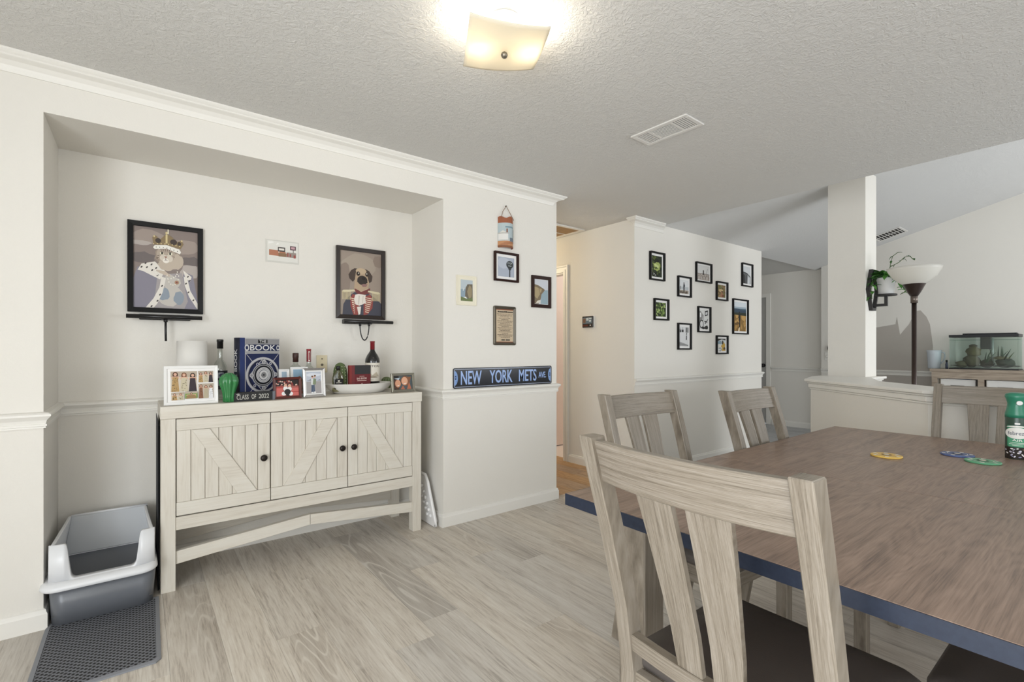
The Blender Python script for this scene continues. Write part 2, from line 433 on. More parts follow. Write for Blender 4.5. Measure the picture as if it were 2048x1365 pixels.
# mouldings
BB = [(0, 0), (.014, 0), (.014, .066), (.010, .074), (.008, .084), (0, .088)]
CR = [(0, .866), (.008, .866), (.008, .873), (.012, .875), (.012, .882), (.008, .885), (.012, .900), (.026, .918), (.026, .926), (.018, .932), (0, .936)]
CRN = [(0, 2.364), (.006, 2.364), (.008, 2.374), (.014, 2.389), (.030, 2.405), (.052, 2.413), (.056, 2.416), (.056, 2.420), (.064, 2.426), (.070, 2.432), (.070, 2.44), (0, 2.44)]
path = [(-1.7, D), (NX0, D), (NX0, NB), (NX1, NB), (NX1, D), (HX0, D), (HX0, 4.9)]
struct('baseboard_back', sweep(M(), BB, path), trim_m)
struct('trim_1', sweep(M(), CR, path[:6], 0, 0, 0, 1.), trim_m)
struct('trim_2', sweep(M(), CRN, [(-1.7, D), (HX0, D)], 0, 0, -.05, 1.5), trim_m)
gp = [(HX1, DY0 - .075), (HX1, D), (BX1, D), (BX1, 4.6)]
struct('baseboard_gallery', sweep(M(), BB, gp), trim_m)
struct('trim_3', sweep(M(), CR, [(HX1, D), (BX1, D)], 0, 0., 0, 1.), trim_m)
struct('trim_4', sweep(M(), CRN, [(HX1, D + .05), (HX1, D), (HDR, D)], -.05, .55, .02, -.75), trim_m)
struct('baseboard_right', sweep(M(), BB, [(AX, 3.64), (AX, D)]), trim_m)
struct('trim_5', sweep(M(), CR, [(AX, 3.64), (AX, D)]), trim_m)
struct('trim_6', sweep(M(), CR, [(FX, D), (FX, -3.6)]), trim_m)
struct('baseboard_living', sweep(M(), BB, [(FX, D), (FX, -3.6)]), trim_m)
# hall doorway casing
cas = M()
for k, (o0, o1, dd) in enumerate(((0, .075, .012), (.002, .03, .018), (.058, .0735, .024))):
    cas.box(HX1 - dd, HX1, DY0 - o1, DY0 - o0, .001*k, DZ + o0).box(HX1 - dd, HX1, DY0 - o1, DY1 + o1, DZ + o0, DZ + o1).box(HX1 - dd, HX1, DY1 + o0, DY1 + o1, .001*k, DZ + o0)
cas.box(HX1, HX1 + .1, DY0, DY0 + .012, 0, DZ).box(HX1, HX1 + .1, DY1 - .012, DY1, 0, DZ).box(HX1, HX1 + .1, DY0, DY1, DZ - .012, DZ)
struct('trim_7', cas, trim_m)
# alcove door and casing
struct('trim_8', M().box(AX - .02, AX, 3.655, 3.72, 0, 2.13).box(AX - .02, AX, 4.5, 4.565, 0, 2.13).box(AX - .02, AX, 3.72, 4.5, 2.07, 2.13), trim_m)
d1 = struct('door_1', M().box(AX + .012, AX + .05, 3.724, 4.496, .012, 2.066), door_m)
d1k = M().lathe([(.028, 0), (.03, .006), (.012, .012), (.012, .03), (.028, .042), (.03, .055), (.018, .065)], n=16)
d1k.v = [(-z, x, y) for x, y, z in d1k.v]
d1k.build('door_knob', black_m, d1, loc=(AX + .012, 3.775, .955))
for zz in (.25, 1.9): M().box(AX + .004, AX + .012, 4.46, 4.49, zz, zz + .09).build('hinge', black_m, d1)

# half wall with cap, column
hw = [(4.42, 1.716), (3.69, .787), (3.69, -1.9), (3.97, -1.9), (3.97, .66), (4.55, 1.23), (5.05, 1.42), (5.46, 1.42), (5.46, 1.85), (4.93, 1.85)]
def inset(poly, d):
    n = len(poly); out = []
    for i in range(n):
        p0, p1, p2 = Vector(poly[i-1]), Vector(poly[i]), Vector(poly[(i+1) % n])
        a = (p1 - p0).normalized(); b = (p2 - p1).normalized(); na, nb = Vector((-a.y, a.x)), Vector((-b.y, b.x))
        mi = (na + nb)/(1 + na.dot(nb)); q = p1 + mi*d; out.append((q.x, q.y))
    return out
body = inset(hw, .045)
ZC = .963
wh = struct('wall_half', M().prism(body, 'z', 0, ZC - .03), wall_m)
cp = M().prism(hw, 'z', ZC - .022, ZC).prism(inset(hw, .018), 'z', ZC - .036, ZC - .022).prism(inset(hw, .028), 'z', ZC - .07, ZC - .036).prism(inset(hw, .036), 'z', ZC - .085, ZC - .07)
cp.build('cap', trim_m, wh, bevel=.004)
struct('wall_column', M().box(5.11, 5.40, 1.485, 1.78, ZC, 2.81), wall_m)
# patch of older paint left on the living room wall
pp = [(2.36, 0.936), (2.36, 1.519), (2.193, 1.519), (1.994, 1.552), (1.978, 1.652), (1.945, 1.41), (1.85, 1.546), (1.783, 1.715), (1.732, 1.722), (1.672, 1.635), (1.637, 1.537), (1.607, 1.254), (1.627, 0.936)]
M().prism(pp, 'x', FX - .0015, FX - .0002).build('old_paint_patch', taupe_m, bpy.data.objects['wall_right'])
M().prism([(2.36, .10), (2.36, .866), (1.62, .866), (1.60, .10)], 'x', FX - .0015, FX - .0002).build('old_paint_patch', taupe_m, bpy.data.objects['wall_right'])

# ------------------------------------------------------------ fixtures
# square bent-glass ceiling lamp
LX, LY, LR = 1.085, 1.455, math.radians(-27.5)
lamp = thing('ceiling_lamp', 'lit square bent-glass flush ceiling lamp with round white canopy', 'ceiling lamp', (LX, LY, CZ), (0, 0, LR))
M().lathe([(.062, 0), (.066, -.006), (.066, -.034), (.058, -.044), (.02, -.046)], n=32).build('canopy', mat('white_enamel', '#f2f0ec', .35), lamp)
g = M(); N = 20; hs = .143
def shade_z(u, v): return -.118 + .012*(u*u) + .010*(v*v) + .008*u*v
vs = []
for k, off in ((0, 0), (1, .005)):
    vs += [(hs*(2*i/N-1), hs*(2*j/N-1), shade_z(2*i/N-1, 2*j/N-1) + off) for j in range(N+1) for i in range(N+1)]
Q = (N+1)**2
fs = []
for j in range(N):
    for i in range(N):
        a = j*(N+1)+i; q = (a, a+1, a+N+2, a+N+1); fs += [q[::-1], tuple(t + Q for t in q)]
bd = [i for i in range(N+1)] + [j*(N+1)+N for j in range(1, N+1)] + [N*(N+1)+i for i in range(N-1, -1, -1)] + [j*(N+1) for j in range(N-1, 0, -1)]
for i in range(len(bd)): a, b = bd[i], bd[(i+1) % len(bd)]; fs.append((a, b, b + Q, a + Q))
g.add(vs, fs, 0, True).build('glass_shade', translucent('lamp_opal_glass', '#efe9da', .34), lamp)
M().tube([(0, 0, -.046), (0, 0, -.125)], .004).build('stem', mat('brass_rod', '#8a7a5a', .4, 1.), lamp)
M().lathe([(.004, -.122), (.011, -.124), (.013, -.131), (.009, -.139), (.002, -.142)], n=14).build('finial', mat('pewter', '#8d8578', .35, .8), lamp)
for sx in (-1, 1):
    M().lathe([(.010, -.03), (.014, -.045), (.024, -.055), (.024, -.066), (.012, -.078), (.002, -.081)], cx=sx*.055, n=14).build('bulb', mat('lamp_bulb', '#fff4dd', .5, emit='#fff0d2', estr=2.5), lamp)
    l = bpy.data.lights.new('bulb_light', 'POINT'); l.energy = 2.1; l.color = (1, .93, .80); l.shadow_soft_size = .03
    o = bpy.data.objects.new('bulb_light', l); C.objects.link(o); o.parent = lamp; o.location = (sx*.095, .0, -.066)

def vent(name, label, loc, rot, w, h, groups, group=None):
    t = thing(name, label, 'air vent', loc, rot, group)
    fm = mat('vent_white', '#e4e1dc', .45); dk = mat('vent_dark', '#24201d', .9)
    b = .026
    mb = M(); mb.box(-w/2, w/2, -h/2, -h/2+b, -.008, 0).box(-w/2, w/2, h/2-b, h/2, -.008, 0).box(-w/2, -w/2+b, -h/2+b, h/2-b, -.008, 0).box(w/2-b, w/2, -h/2+b, h/2-b, -.008, 0)
    mb.build('frame', fm, t, bevel=.003)
    M().box(-w/2+b, w/2-b, -h/2+b, h/2-b, -.0015, -.0005).build('duct_opening', dk, t)
    iw, ih = w - 2*b, h - 2*b
    for (a0, a1, n, along) in groups:
        x0, x1 = -iw/2 + a0*iw, -iw/2 + a1*iw
        if along == 'x':
            for i in range(n):
                y = -ih/2 + (i + .5)*ih/n; M().box(x0 + .003, x1 - .003, y - .0035, y + .0035, -.007, -.004).build('slat', fm, t)
        else:
            for i in range(n):
                xx = x0 + (i + .5)*(x1 - x0)/n; M().box(xx - .004, xx + .004, -ih/2, ih/2, -.007, -.004).build('slat', fm, t)
        if a1 < 1: M().box(x1 - .004, x1 + .004, -ih/2, ih/2, -.0075, -.002).build('divider_bar', fm, t)
    return t
vent('ceiling_vent', 'white slatted air vent on the textured dining room ceiling', (2.345, 1.622, CZ), (0, 0, -PI/2 + .03), .355, .185, ((0, .27, 6, 'y'), (.27, .73, 9, 'x'), (.73, 1, 6, 'y')))
vy = 2.20; vent('ceiling_vent', 'small white vent on the sloped living room ceiling by the column', (7.62, 1.96, vz(1.96) - .001), (-math.atan(VS), 0, 0), .36, .32, ((0, .5, 8, 'x'), (.5, 1, 8, 'x')))

# attic hatch in the hall
h = thing('attic_hatch', 'brown plywood attic hatch with white trim in the hall ceiling', 'hatch', (3.34, 3.84, CZ))
hm = M(); hm.box(-.27, .27, -.375, -.345, -.014, 0).box(-.27, .27, .345, .375, -.014, 0).box(-.27, -.24, -.345, .345, -.014, 0).box(.24, .27, -.345, .345, -.014, 0)
hm.build('frame', trim_m, h)
for a, b in ((-.345, -.13), (-.115, .345)): M().box(-.24, .24, a, b, -.006, 0).build('panel', hatch_m, h)
M().box(-.24, .24, -.13, -.115, -.010, 0).build('batten', trim_m, h)
hl = bpy.data.lights.new('hall_bulb', 'POINT'); hl.energy = 9; hl.color = (1, .86, .62); hl.shadow_soft_size = .06
o = bpy.data.objects.new('hall_bulb', hl); C.objects.link(o); o.location = (3.05, 4.45, 2.2)
rl = bpy.data.lights.new('room_bulb', 'POINT'); rl.energy = 9; rl.color = (1, .86, .72); rl.shadow_soft_size = .06
o = bpy.data.objects.new('room_bulb', rl); C.objects.link(o); o.location = (4.7, 3.7, 2.1)

# thermostat on the hall wall
t = thing('thermostat', 'small black touchscreen thermostat on the cream hall wall', 'thermostat', (HX1, 3.462, 1.495))
M().box(-.010, 0, -.079, .079, -.062, .062).build('wall_plate', trim_m, t, bevel=.003)
M().box(-.024, -.010, -.074, .074, -.058, .058).build('body', mat('thermostat_black', '#1c1413', .25), t, bevel=.004)
Art().p('#6a7c88', rect(.08, .34, .92, .88)).p('#c9d2d6', rect(.40, .60, .62, .84), rect(.66, .72, .9, .84), rect(.66, .50, .86, .66)).p('#7b5a45', rect(.10, .40, .34, .80)).p('#5b2418', rect(.08, .10, .55, .24)).p('#d8d8d8', rect(.74, .14, .84, .22)).build('screen', t, .148, .116, lambda x, y, e: (-.0245 - e, .074 - x, -.058 + y))
# switch and dark knob on the far wall
t = thing('light_switch', 'white round-dial switch plate on the living room wall by the column', 'switch', (FX, 2.80, 1.115))
M().box(-.006, 0, -.04, .04, -.06, .06).build('plate', trim_m, t, bevel=.002)
k = M().lathe([(.02, 0), (.02, .012), (.016, .016)], n=16); k.v = [(-.006 - z, x, y) for x, y, z in k.v]; k.build('dial', trim_m, t)
t = thing('door_chime', 'small black round sensor above the dial switch', 'sensor', (FX, 2.765, 1.235))
k = M().lathe([(.035, 0), (.035, .02), (.026, .03), (.004, .032)], n=18); k.v = [(-z, x, y*1.3) for x, y, z in k.v]; k.build('body', black_m, t)
# jack plate in the niche
t = thing('cable_plate', 'beige wall plate with two jacks above the sideboard', 'wall plate', (.972, NB, 1.11))
M().box(-.035, .035, -.006, 0, -.058, .058).build('plate', mat('almond_plastic', '#dccfae', .4), t, bevel=.002)
for zz, r in ((.034, .004), (-.006, .008)):
    k = M().lathe([(r, 0), (r, .004), (r*.6, .006)], n=12); k.v = [(x, -.006 - z, y + zz) for x, y, z in k.v]; k.build('jack', mat('jack_metal', '#6c6458', .4, .8), t)
# ------------------------------------------------------------ sideboard
sb = thing('sideboard', 'cream-washed farmhouse sideboard with three braced plank doors in the niche', 'sideboard', (.788, 3.135, 0))
SX, SY = .788, 3.135
def L(x): return x - SX
def LY_(y): return y - SY
ya, yb = LY_(2.93), LY_(3.335)
M().box(L(.080), L(1.496), ya - .004, yb, .860, .922).build('top', CW['x'], sb, bevel=.002)
for x0 in (.082, 1.432):
    for y0 in (2.932, 3.275):
        M().box(L(x0), L(x0 + .061), LY_(y0), LY_(y0 + .06), 0, .860).build('leg', CW['z'], sb, bevel=.002)
for x0 in (.092, 1.466): M().box(L(x0), L(x0 + .018), LY_(2.992), LY_(3.275), .30, .860).build('side_panel', CW['z'], sb)
M().box(L(.143), L(1.432), yb - .03, yb - .02, .30, .860).build('back_panel', CW['x'], sb)
M().box(L(.143), L(1.432), LY_(2.95), yb - .03, .30, .318).build('bottom_panel', CW['x'], sb)
M().box(L(.143), L(1.432), LY_(2.937), LY_(2.957), .300, .365).build('bottom_rail', CW['x'], sb, bevel=.0015)
for yy in (2.945, 3.29):
    for (xa, xb) in ((.143, .7865), (1.432, .7885)):
        za0, za1, zb0, zb1 = .128, .192, .185, .246
        M().prism([(L(xa), za0), (L(xa), za1), (L(xb), zb1), (L(xb), zb0)], 'y', LY_(yy), LY_(yy + .03)).build('stretcher', CW['x'], sb, bevel=.0015)
def door(x0, x1, flip, knob):
    d = M().box(L(x0), L(x1), LY_(2.950), LY_(2.960), .370, .856).build('door', mat('door_shadow_gap', '#a89a86', .6), sb)
    w_ = (x1 - x0)/7
    for i in range(7):
        e = .002 if i in (0, 6) else 0
        M().box(L(x0 + i*w_) + .0011, L(x0 + (i+1)*w_) - .0011, LY_(2.944) - e, LY_(2.950), .437, .797).build('plank', CW['z'], d, bevel=.0012)
    for z0, z1 in ((.797, .856), (.370, .437)):
        M().box(L(x0), L(x1), LY_(2.938), LY_(2.950), z0 + .0006, z1 - .0006).build('rail', CW['x'], d, bevel=.0012)
    q = [(x0 + .066, .796), (x0 + .142, .796), (x1 - .066, .438), (x1 - .160, .438)]
    if flip: q = [(x0 + x1 - a, b) for a, b in q][::-1]
    M().prism([(L(a), b) for a, b in q], 'y', LY_(2.9355), LY_(2.944)).build('brace', CW['x'], d, bevel=.001)
    k = M().lathe([(.009, 0), (.009, .012), (.017, .016), (.018, .022), (.014, .028), (.004, .030)], n=18)
    k.v = [(x, -z, y) for x, y, z in k.v]; k.build('knob', mat('bronze_knob', '#2c2623', .4, .6), d, loc=(L(knob), LY_(2.944), .611))
door(.146, .574, False, .540); door(.578, 1.002, True, .968); door(1.006, 1.430, False, 1.038)

# dark folded mat between the sideboard and the litter box, white pegged panel on the other side
mb = M()
for i in range(4): mb.box(.0722 + i*.0022, .0740 + i*.0022, 2.985 + .004*i, 3.30, .002, .855 - .012*i)
tag(mb.build('folded_mat', mat('charcoal_felt', '#2a2a2e', .9), bevel=.0003), 'dark folded mat on edge against the left end of the sideboard', 'mat')
pn = thing('pegged_panel', 'white pegged plastic panel leaning between sideboard leg and niche wall', 'panel', (1.585, 3.0, 0))
pm_ = mat('white_plastic', '#eeedec', .35)
M().prism([(-.095, .002), (.20, .002), (.20, .335), (.05, .330), (.015, .29), (-.10, .045)], 'x', -.006, .006).build('sheet', pm_, pn, bevel=.003)
M().tube([(0, .19, .332), (0, .05, .330), (0, .012, .285), (0, -.10, .045), (0, -.10, .012)], .011, 8).build('rim', pm_, pn)
for i in range(6):
    for j in range(2):
        k = M().lathe([(.013, 0), (.012, .008), (.006, .012), (.001, .013)], n=10); k.v = [(-.006 - z, y_ - .04 + i*.024 + j*.045, x_ + .07 + i*.036) for x_, y_, z in k.v]
        k.build('peg', pm_, pn)

# ------------------------------------------------------------ litter box and mat
lb = thing('litter_box', 'grey and white open cat litter box in the niche corner', 'litter box', (-.122, 3.065, .008))
tray_m = mat('litter_grey', '#6f7278', .28); hood_m = mat('litter_white', '#e9eaec', .32); shield_m = mat('litter_shield', '#c3c6c9', .4)
ox, oy = -.122, 3.065
outer = [rrect(-.305-ox + .008*0, .052-ox, 2.852-oy, 3.26-oy, .05, 0), rrect(-.313-ox, .062-ox, 2.838-oy, 3.275-oy, .05, .165)]
inner = [rrect(-.306-ox, .055-ox, 2.846-oy, 3.268-oy, .045, .165), rrect(-.298-ox, .045-ox, 2.860-oy, 3.252-oy, .045, .012)]
M().loft(outer + inner, True, True).build('tray', tray_m, lb)
M().loft([rrect(-.335-ox, .064-ox, 2.812-oy, 3.30-oy, .06, .160), rrect(-.340-ox, .069-ox, 2.806-oy, 3.305-oy, .06, .168), rrect(-.336-ox, .065-ox, 2.810-oy, 3.30-oy, .06, .182), rrect(-.312-ox, .058-ox, 2.838-oy, 3.28-oy, .05, .192), rrect(-.303-ox, .050-ox, 2.862-oy, 3.272-oy, .045, .190), rrect(-.306-ox, .055-ox, 2.846-oy, 3.268-oy, .045, .160)], False, False).build('rim', hood_m, lb)
def hood_h(x):
    """front edge height: two towers with a rounded U between"""
    a, b, r = -.240-ox, -.010-ox, .022
    if x <= a - r or x >= b + r: return .345
    d_ = min(x - (a - r), (b + r) - x)
    if d_ < .010: return .345 - .012*(d_/.010)**2
    if d_ < r: return .333 - .110*((d_ - .010)/(r - .010))
    if d_ < 2*r: u = (d_ - r)/r; return .223 - .031*math.sqrt(max(0, 1 - (1 - u)**2))
    return .192
fo, fi = [], []
xs = [-.312-ox + i*(.370)/90 for i in range(91)]
hv, hf = [], []
for i, x_ in enumerate(xs):
    top = hood_h(x_); e = abs(i - 45)/45; bow = .022*e**6
    taper = (top - .19)*.10
    hv += [(x_, 2.842-oy + bow, .188), (x_, 2.842-oy + bow + taper, top), (x_, 2.888-oy + bow*.3, top - .002), (x_, 2.888-oy + bow*.3, .188)]
for i in range(90):
    for a, b in ((0, 1), (1, 2), (2, 3), (3, 0)): hf.append((i*4+a, (i+1)*4+a, (i+1)*4+b, i*4+b))
hf += [(0, 1, 2, 3), (363, 362, 361, 360)]
M().add(hv, hf, 0, True).build('front_hood', hood_m, lb)
for x0, x1, tx in ((-.312, -.298, .028), (.044, .058, -.028)):
    M().add([(x0-ox, 2.885-oy, .188), (x1-ox, 2.885-oy, .188), (x1-ox, 3.275-oy, .188), (x0-ox, 3.275-oy, .188), (x0-ox + tx*.2, 2.885-oy, .345), (x1-ox + tx*.2, 2.885-oy, .345), (x1-ox + tx, 3.29-oy, .356), (x0-ox + tx, 3.29-oy, .356)], [(3,2,1,0),(4,5,6,7),(0,1,5,4),(1,2,6,5),(2,3,7,6),(3,0,4,7)]).build('side_shield', hood_m, lb, bevel=.003)
M().add([(-.30-ox, 3.262-oy, .17), (.046-ox, 3.262-oy, .17), (.046-ox, 3.275-oy, .17), (-.30-ox, 3.275-oy, .17), (-.272-ox, 3.282-oy, .356), (.034-ox, 3.282-oy, .356), (.034-ox, 3.295-oy, .356), (-.272-ox, 3.295-oy, .356)], [(3,2,1,0),(4,5,6,7),(0,1,5,4),(1,2,6,5),(2,3,7,6),(3,0,4,7)]).build('back_shield', shield_m, lb, bevel=.003)
M().tube([(-.272-ox, 3.285-oy, .357), (.034-ox, 3.285-oy, .357)], .006, 8).build('shield_lip', hood_m, lb)
sand_m = mat('cat_litter', '#9a9488', .95); NT(sand_m).bump(NT(sand_m).noise(None, 400, 4), .8, .01)
gl = M(); G = 14
vs = [(-.298-ox + (.343)*i/G, 2.86-oy + .392*j/G, .040 + .008*math.sin(i*1.3)*math.cos(j*.9)) for j in range(G+1) for i in range(G+1)]
gl.add(vs, [(j*(G+1)+i, j*(G+1)+i+1, (j+1)*(G+1)+i+1, (j+1)*(G+1)+i) for j in range(G) for i in range(G)], 0, True)
gg = gl.build('litter', sand_m, lb); gg['kind'] = 'stuff'

mt = thing('litter_mat', 'charcoal honeycomb mat with grey edging under the litter box', 'mat', (-.125, 2.60, 0))
mm = mat('honeycomb_rubber', '#3a3b40', .7); t = NT(mm)
vc = t.coords('Object', (1, 1, 1)); vo = t.n('ShaderNodeTexVoronoi', feature='DISTANCE_TO_EDGE'); vo.inputs['Scale'].default_value = 1.0; vo.inputs['Randomness'].default_value = .0
rot_ = t.n('ShaderNodeMapping'); rot_.inputs['Rotation'].default_value = (0, 0, .785); rot_.inputs['Scale'].default_value = (62, 62, .01); t.l(vc, rot_.inputs['Vector']); t.l(rot_.outputs[0], vo.inputs['Vector'])
ed = t.n('ShaderNodeMapRange'); ed.inputs[1].default_value = .08; ed.inputs[2].default_value = .24; t.l(vo.outputs['Distance'], ed.inputs[0])
t.l(t.mix(ed.outputs[0], lin('#7a7c82'), lin('#141416')), t.b.inputs['Base Color']); t.bump(ed.outputs[0], -.6, .004)
ml = [(-.195, -.30), (.175, -.30), (.192, -.28), (.20, .31), (-.185, .31), (-.195, .25)]
M().prism(inset(ml, .014), 'z', .0005, .007).build('pad', mm, mt)
a, b = ml, inset(ml, .015); bm_ = M(); n = len(a)
for i in range(n):
    j = (i+1) % n
    bm_.add([(*a[i], .0005), (*a[j], .0005), (*b[j], .0005), (*b[i], .0005), (*a[i], .006), (*a[j], .006), (*b[j], .009), (*b[i], .009)], [(3,2,1,0),(4,5,6,7),(0,1,5,4),(2,3,7,6),(1,2,6,5),(3,0,4,7)])
bm_.build('edging', mat('grey_edging', '#85878c', .7), mt)

# ------------------------------------------------------------ dining table
tb = thing('dining_table', 'long brown wood-top dining table with dark blue-grey edge band', 'dining table', (2.12, .59, 0))
tx0, tx1, ty0, ty1 = -1.08, 1.085, -.645, .490
edge_m = mat('slate_edge', '#2f3e5e', .38, .2)
NTe = NT(edge_m); NTe.l(NTe.mix(NTe.noise(NTe.coords('Object'), 90, 4), lin('#192031'), lin('#2c3546')), NTe.b.inputs['Base Color'])
for (a, b, nm) in ((tx0 + .002, 1.893 - 2.12, 'tabletop_panel'), (1.8945 - 2.12, 2.3695 - 2.12, 'tabletop_leaf'), (2.371 - 2.12, tx1 - .002, 'tabletop_panel')):
    M().box(a, b, ty0 + .002, ty1 - .002, .728, .760).build(nm, table_m, tb, bevel=.0008)
eb = M(); eb.box(tx0 - .001, tx0 + .002, ty0, ty1, .725, .759).box(tx1 - .002, tx1 + .001, ty0, ty1, .725, .759).box(tx0 + .002, tx1 - .002, ty0 - .001, ty0 + .002, .725, .759).box(tx0 + .002, tx1 - .002, ty1 - .002, ty1 + .001, .725, .759)
eb.build('edge_band', edge_m, tb)
for sx in (-1, 1):
    for sy in (-.54, .385):
        M().box(sx*.845 - .05, sx*.845 + .05, sy - .05, sy + .05, 0, .728).build('leg', GW['z'], tb, bevel=.004)
for sy in (-.54, .385): M().box(-.795, .795, sy - .012, sy + .012, .645, .728).build('apron', dark_leg_m, tb)
for sx in (-1, 1): M().box(sx*.845 - .012, sx*.845 + .012, -.49, .335, .645, .728).build('apron', dark_leg_m, tb)

# ------------------------------------------------------------ dining chairs
leather_m = mat('dark_brown_leather', '#544e4a', .45); tt = NT(leather_m); tt.bump(tt.noise(tt.coords('Object'), 260, 3), .12, .002)
def spine(z):
    P = [(0, .262), (.22, .222), (.44, .202), (.60, .224), (.80, .276), (1.01, .338)]
    for (a, ya_), (b, yb_) in zip(P, P[1:]):
        if z <= b: u = (z - a)/(b - a); return ya_ + (yb_ - ya_)*u
    return P[-1][1]
def bow(x, k=.026): return k*(1 - (x/.21)**2)
def make_chair(label):
    c = thing('dining_chair', label, 'dining chair', group='dining chairs around the table')
    zs = [0, .11, .22, .33, .44, .52, .60, .70, .80, .90, 1.01]
    for s in (-1, 1):
        lo = []
        for z in zs:
            y = spine(z); hw_ = .0185; dp = .021 + .004*min(1, max(0, z - .3)); xx = s*.2225 - s*.008*max(0, (.95 - z) if z > .4 else .55)
            lo.append([(xx - hw_, y - dp, z), (xx + hw_, y - dp, z), (xx + hw_, y + dp, z), (xx - hw_, y + dp, z)])
        M().loft(lo, True, True, smooth=False).build('rear_post', GW['z'], c, bevel=.0025)
        M().box(s*.205 - .021, s*.205 + .021, -.225, -.183, 0, .44).build('front_leg', GW['z'], c, bevel=.003)
        M().add([(s*.205 - .011, -.183, .375), (s*.205 + .011, -.183, .375), (s*.212 + .009, .185, .375), (s*.212 - .013, .185, .375), (s*.205 - .011, -.183, .44), (s*.205 + .011, -.183, .44), (s*.212 + .009, .185, .44), (s*.212 - .013, .185, .44)], [(3,2,1,0),(4,5,6,7),(0,1,5,4),(1,2,6,5),(2,3,7,6),(3,0,4,7)]).build('side_rail', GW['y'], c)
    def curved(z0, z1, th, x1, nm, k=.026):
        lo = []
        for i in range(13):
            x = -x1 + 2*x1*i/12; lo.append([(x, spine(z0) + bow(x, k) - th, z0), (x, spine(z0) + bow(x, k) + th, z0), (x, spine(z1) + bow(x, k) + th, z1), (x, spine(z1) + bow(x, k) - th, z1)])
        M().loft(lo, True, True, smooth=False).build(nm, GW['x'], c, bevel=.002)
    curved(.906, 1.002, .0115, .2065, 'top_rail'); curved(.492, .534, .013, .2065, 'lower_rail', .014)
    for s in (-1, 1):
        lo = []
        for z in (.528, .62, .72, .82, .912):
            u = (z - .528)/.384; xi, xo = .0125 + .003*u, .071 + .031*u; k = .014 + .012*u
            ym = spine(z)
            lo.append([(s*xi, ym + bow(xi, k) - .008, z), (s*xo, ym + bow(xo, k) - .008, z), (s*xo, ym + bow(xo, k) + .008, z), (s*xi, ym + bow(xi, k) + .008, z)])
        M().loft(lo, True, True, smooth=False).build('back_slat', GW['z'], c, bevel=.0015)
    M().box(-.184, .184, -.215, -.193, .375, .44).build('front_rail', GW['x'], c, bevel=.002)
    M().box(-.200, .200, .19, .212, .375, .44).build('rear_rail', GW['x'], c)
    q = [rrect(-.228, .228, -.232, .186, .035, .441), rrect(-.236, .236, -.240, .190, .04, .452), rrect(-.236, .236, -.240, .190, .04, .472), rrect(-.226, .226, -.230, .183, .045, .484), rrect(-.17, .17, -.17, .13, .04, .489)]
    M().loft(q, True, True).build('seat_cushion', leather_m, c)
    return c
# chair faces local -y; rz turns it
ch0 = make_chair('grey-washed slat-back chair in the foreground with its back to the camera')
def place_chair(x, y, rz, label, first=False):
    c = ch0 if first else copy_tree(ch0)
    c.location = (x, y, 0); c.rotation_euler = (0, 0, rz); c['label'] = label; return c
place_chair(1.137, .521, PI/2 - .02, 'grey-washed slat-back chair in the foreground with its back to the camera', True)
place_chair(1.785, 1.055, -.06, 'slat-back chair nearest the hall doorway, pushed up to the table')
place_chair(2.405, .855, .0, 'slat-back chair between the gallery wall and the table, pushed right in')
place_chair(3.280, .468, -PI/2 + .02, 'slat-back chair at the far table end in front of the half wall')
place_chair(1.585, .048, PI, 'slat-back chair tucked under the table, showing only its dark seat')

# ------------------------------------------------------------ things on the table
def coaster(x, y, col, dark, label, rot):
    t = thing('coaster', label, 'coaster', (x, y, .760), (0, 0, rot), 'round coasters on the dining table')
    M().lathe([(.052, .0), (.054, .0015), (.054, .0055), (.052, .007)], n=40).build('disc', mat('coaster_' + col[1:], col, .5), t)
    A = Art()
    for k in range(6):
        a = k*PI/3; A.p('#ece8df', [(.5 + .36*math.cos(a-.17), .5 + .36*math.sin(a-.17)), (.5 + .47*math.cos(a-.14), .5 + .47*math.sin(a-.14)), (.5 + .47*math.cos(a+.14), .5 + .47*math.sin(a+.14)), (.5 + .36*math.cos(a+.17), .5 + .36*math.sin(a+.17))])
    A.p('#ece8df', *ring(.5, .5, .29, .31)).p(dark, ell(.5, .5, .17, .17)).p('#e7ddc8', ell(.5, .5, .10, .10))
    A.build('print', t, .106, .106, lambda a, b, e: (a - .053, b - .053, .0071 + e))
coaster(2.455, .640, '#e0b95c', '#8a6a34', 'yellow poker-chip coaster nearest the middle of the table', .3)
coaster(2.715, .465, '#51618e', '#39456b', 'blue poker-chip coaster on the dining table', .9)
coaster(2.625, .375, '#5fa27a', '#2f6b48', 'green poker-chip coaster beside the air freshener can', .1)
sp = thing('air_freshener', 'green air freshener spray can standing on the table edge', 'spray can', (2.83, .305, .760))
M().lathe([(.0325, 0), (.0335, .002), (.0335, .17), (.031, .178)], n=32).build('can', mat('can_dark_green', '#2b4437', .3), sp)
M().lathe([(.0345, .168), (.034, .182), (.028, .208), (.0265, .224), (.031, .243), (.0345, .252), (.032, .262), (.018, .268), (.002, .269)], n=32).build('spray_cap', mat('cap_green', '#2f7d62', .3), sp)
A = Art()
A.p('#3f8f68', rect(.14, .30, .86, .80)).p('#53a57c', rect(.20, .29, .80, .52)).p('#2a211d', rect(.0, .0, 1, .27))
random.seed(3)
for i in range(26): A.p(random.choice(['#d8d4e0', '#8f8cab', '#efe9e6', '#6a5a4a', '#b7b2c4']), ell(random.uniform(.04, .96), random.uniform(.02, .25), random.uniform(.03, .06), random.uniform(.012, .022), 8, rot=random.uniform(-.6, .6)))
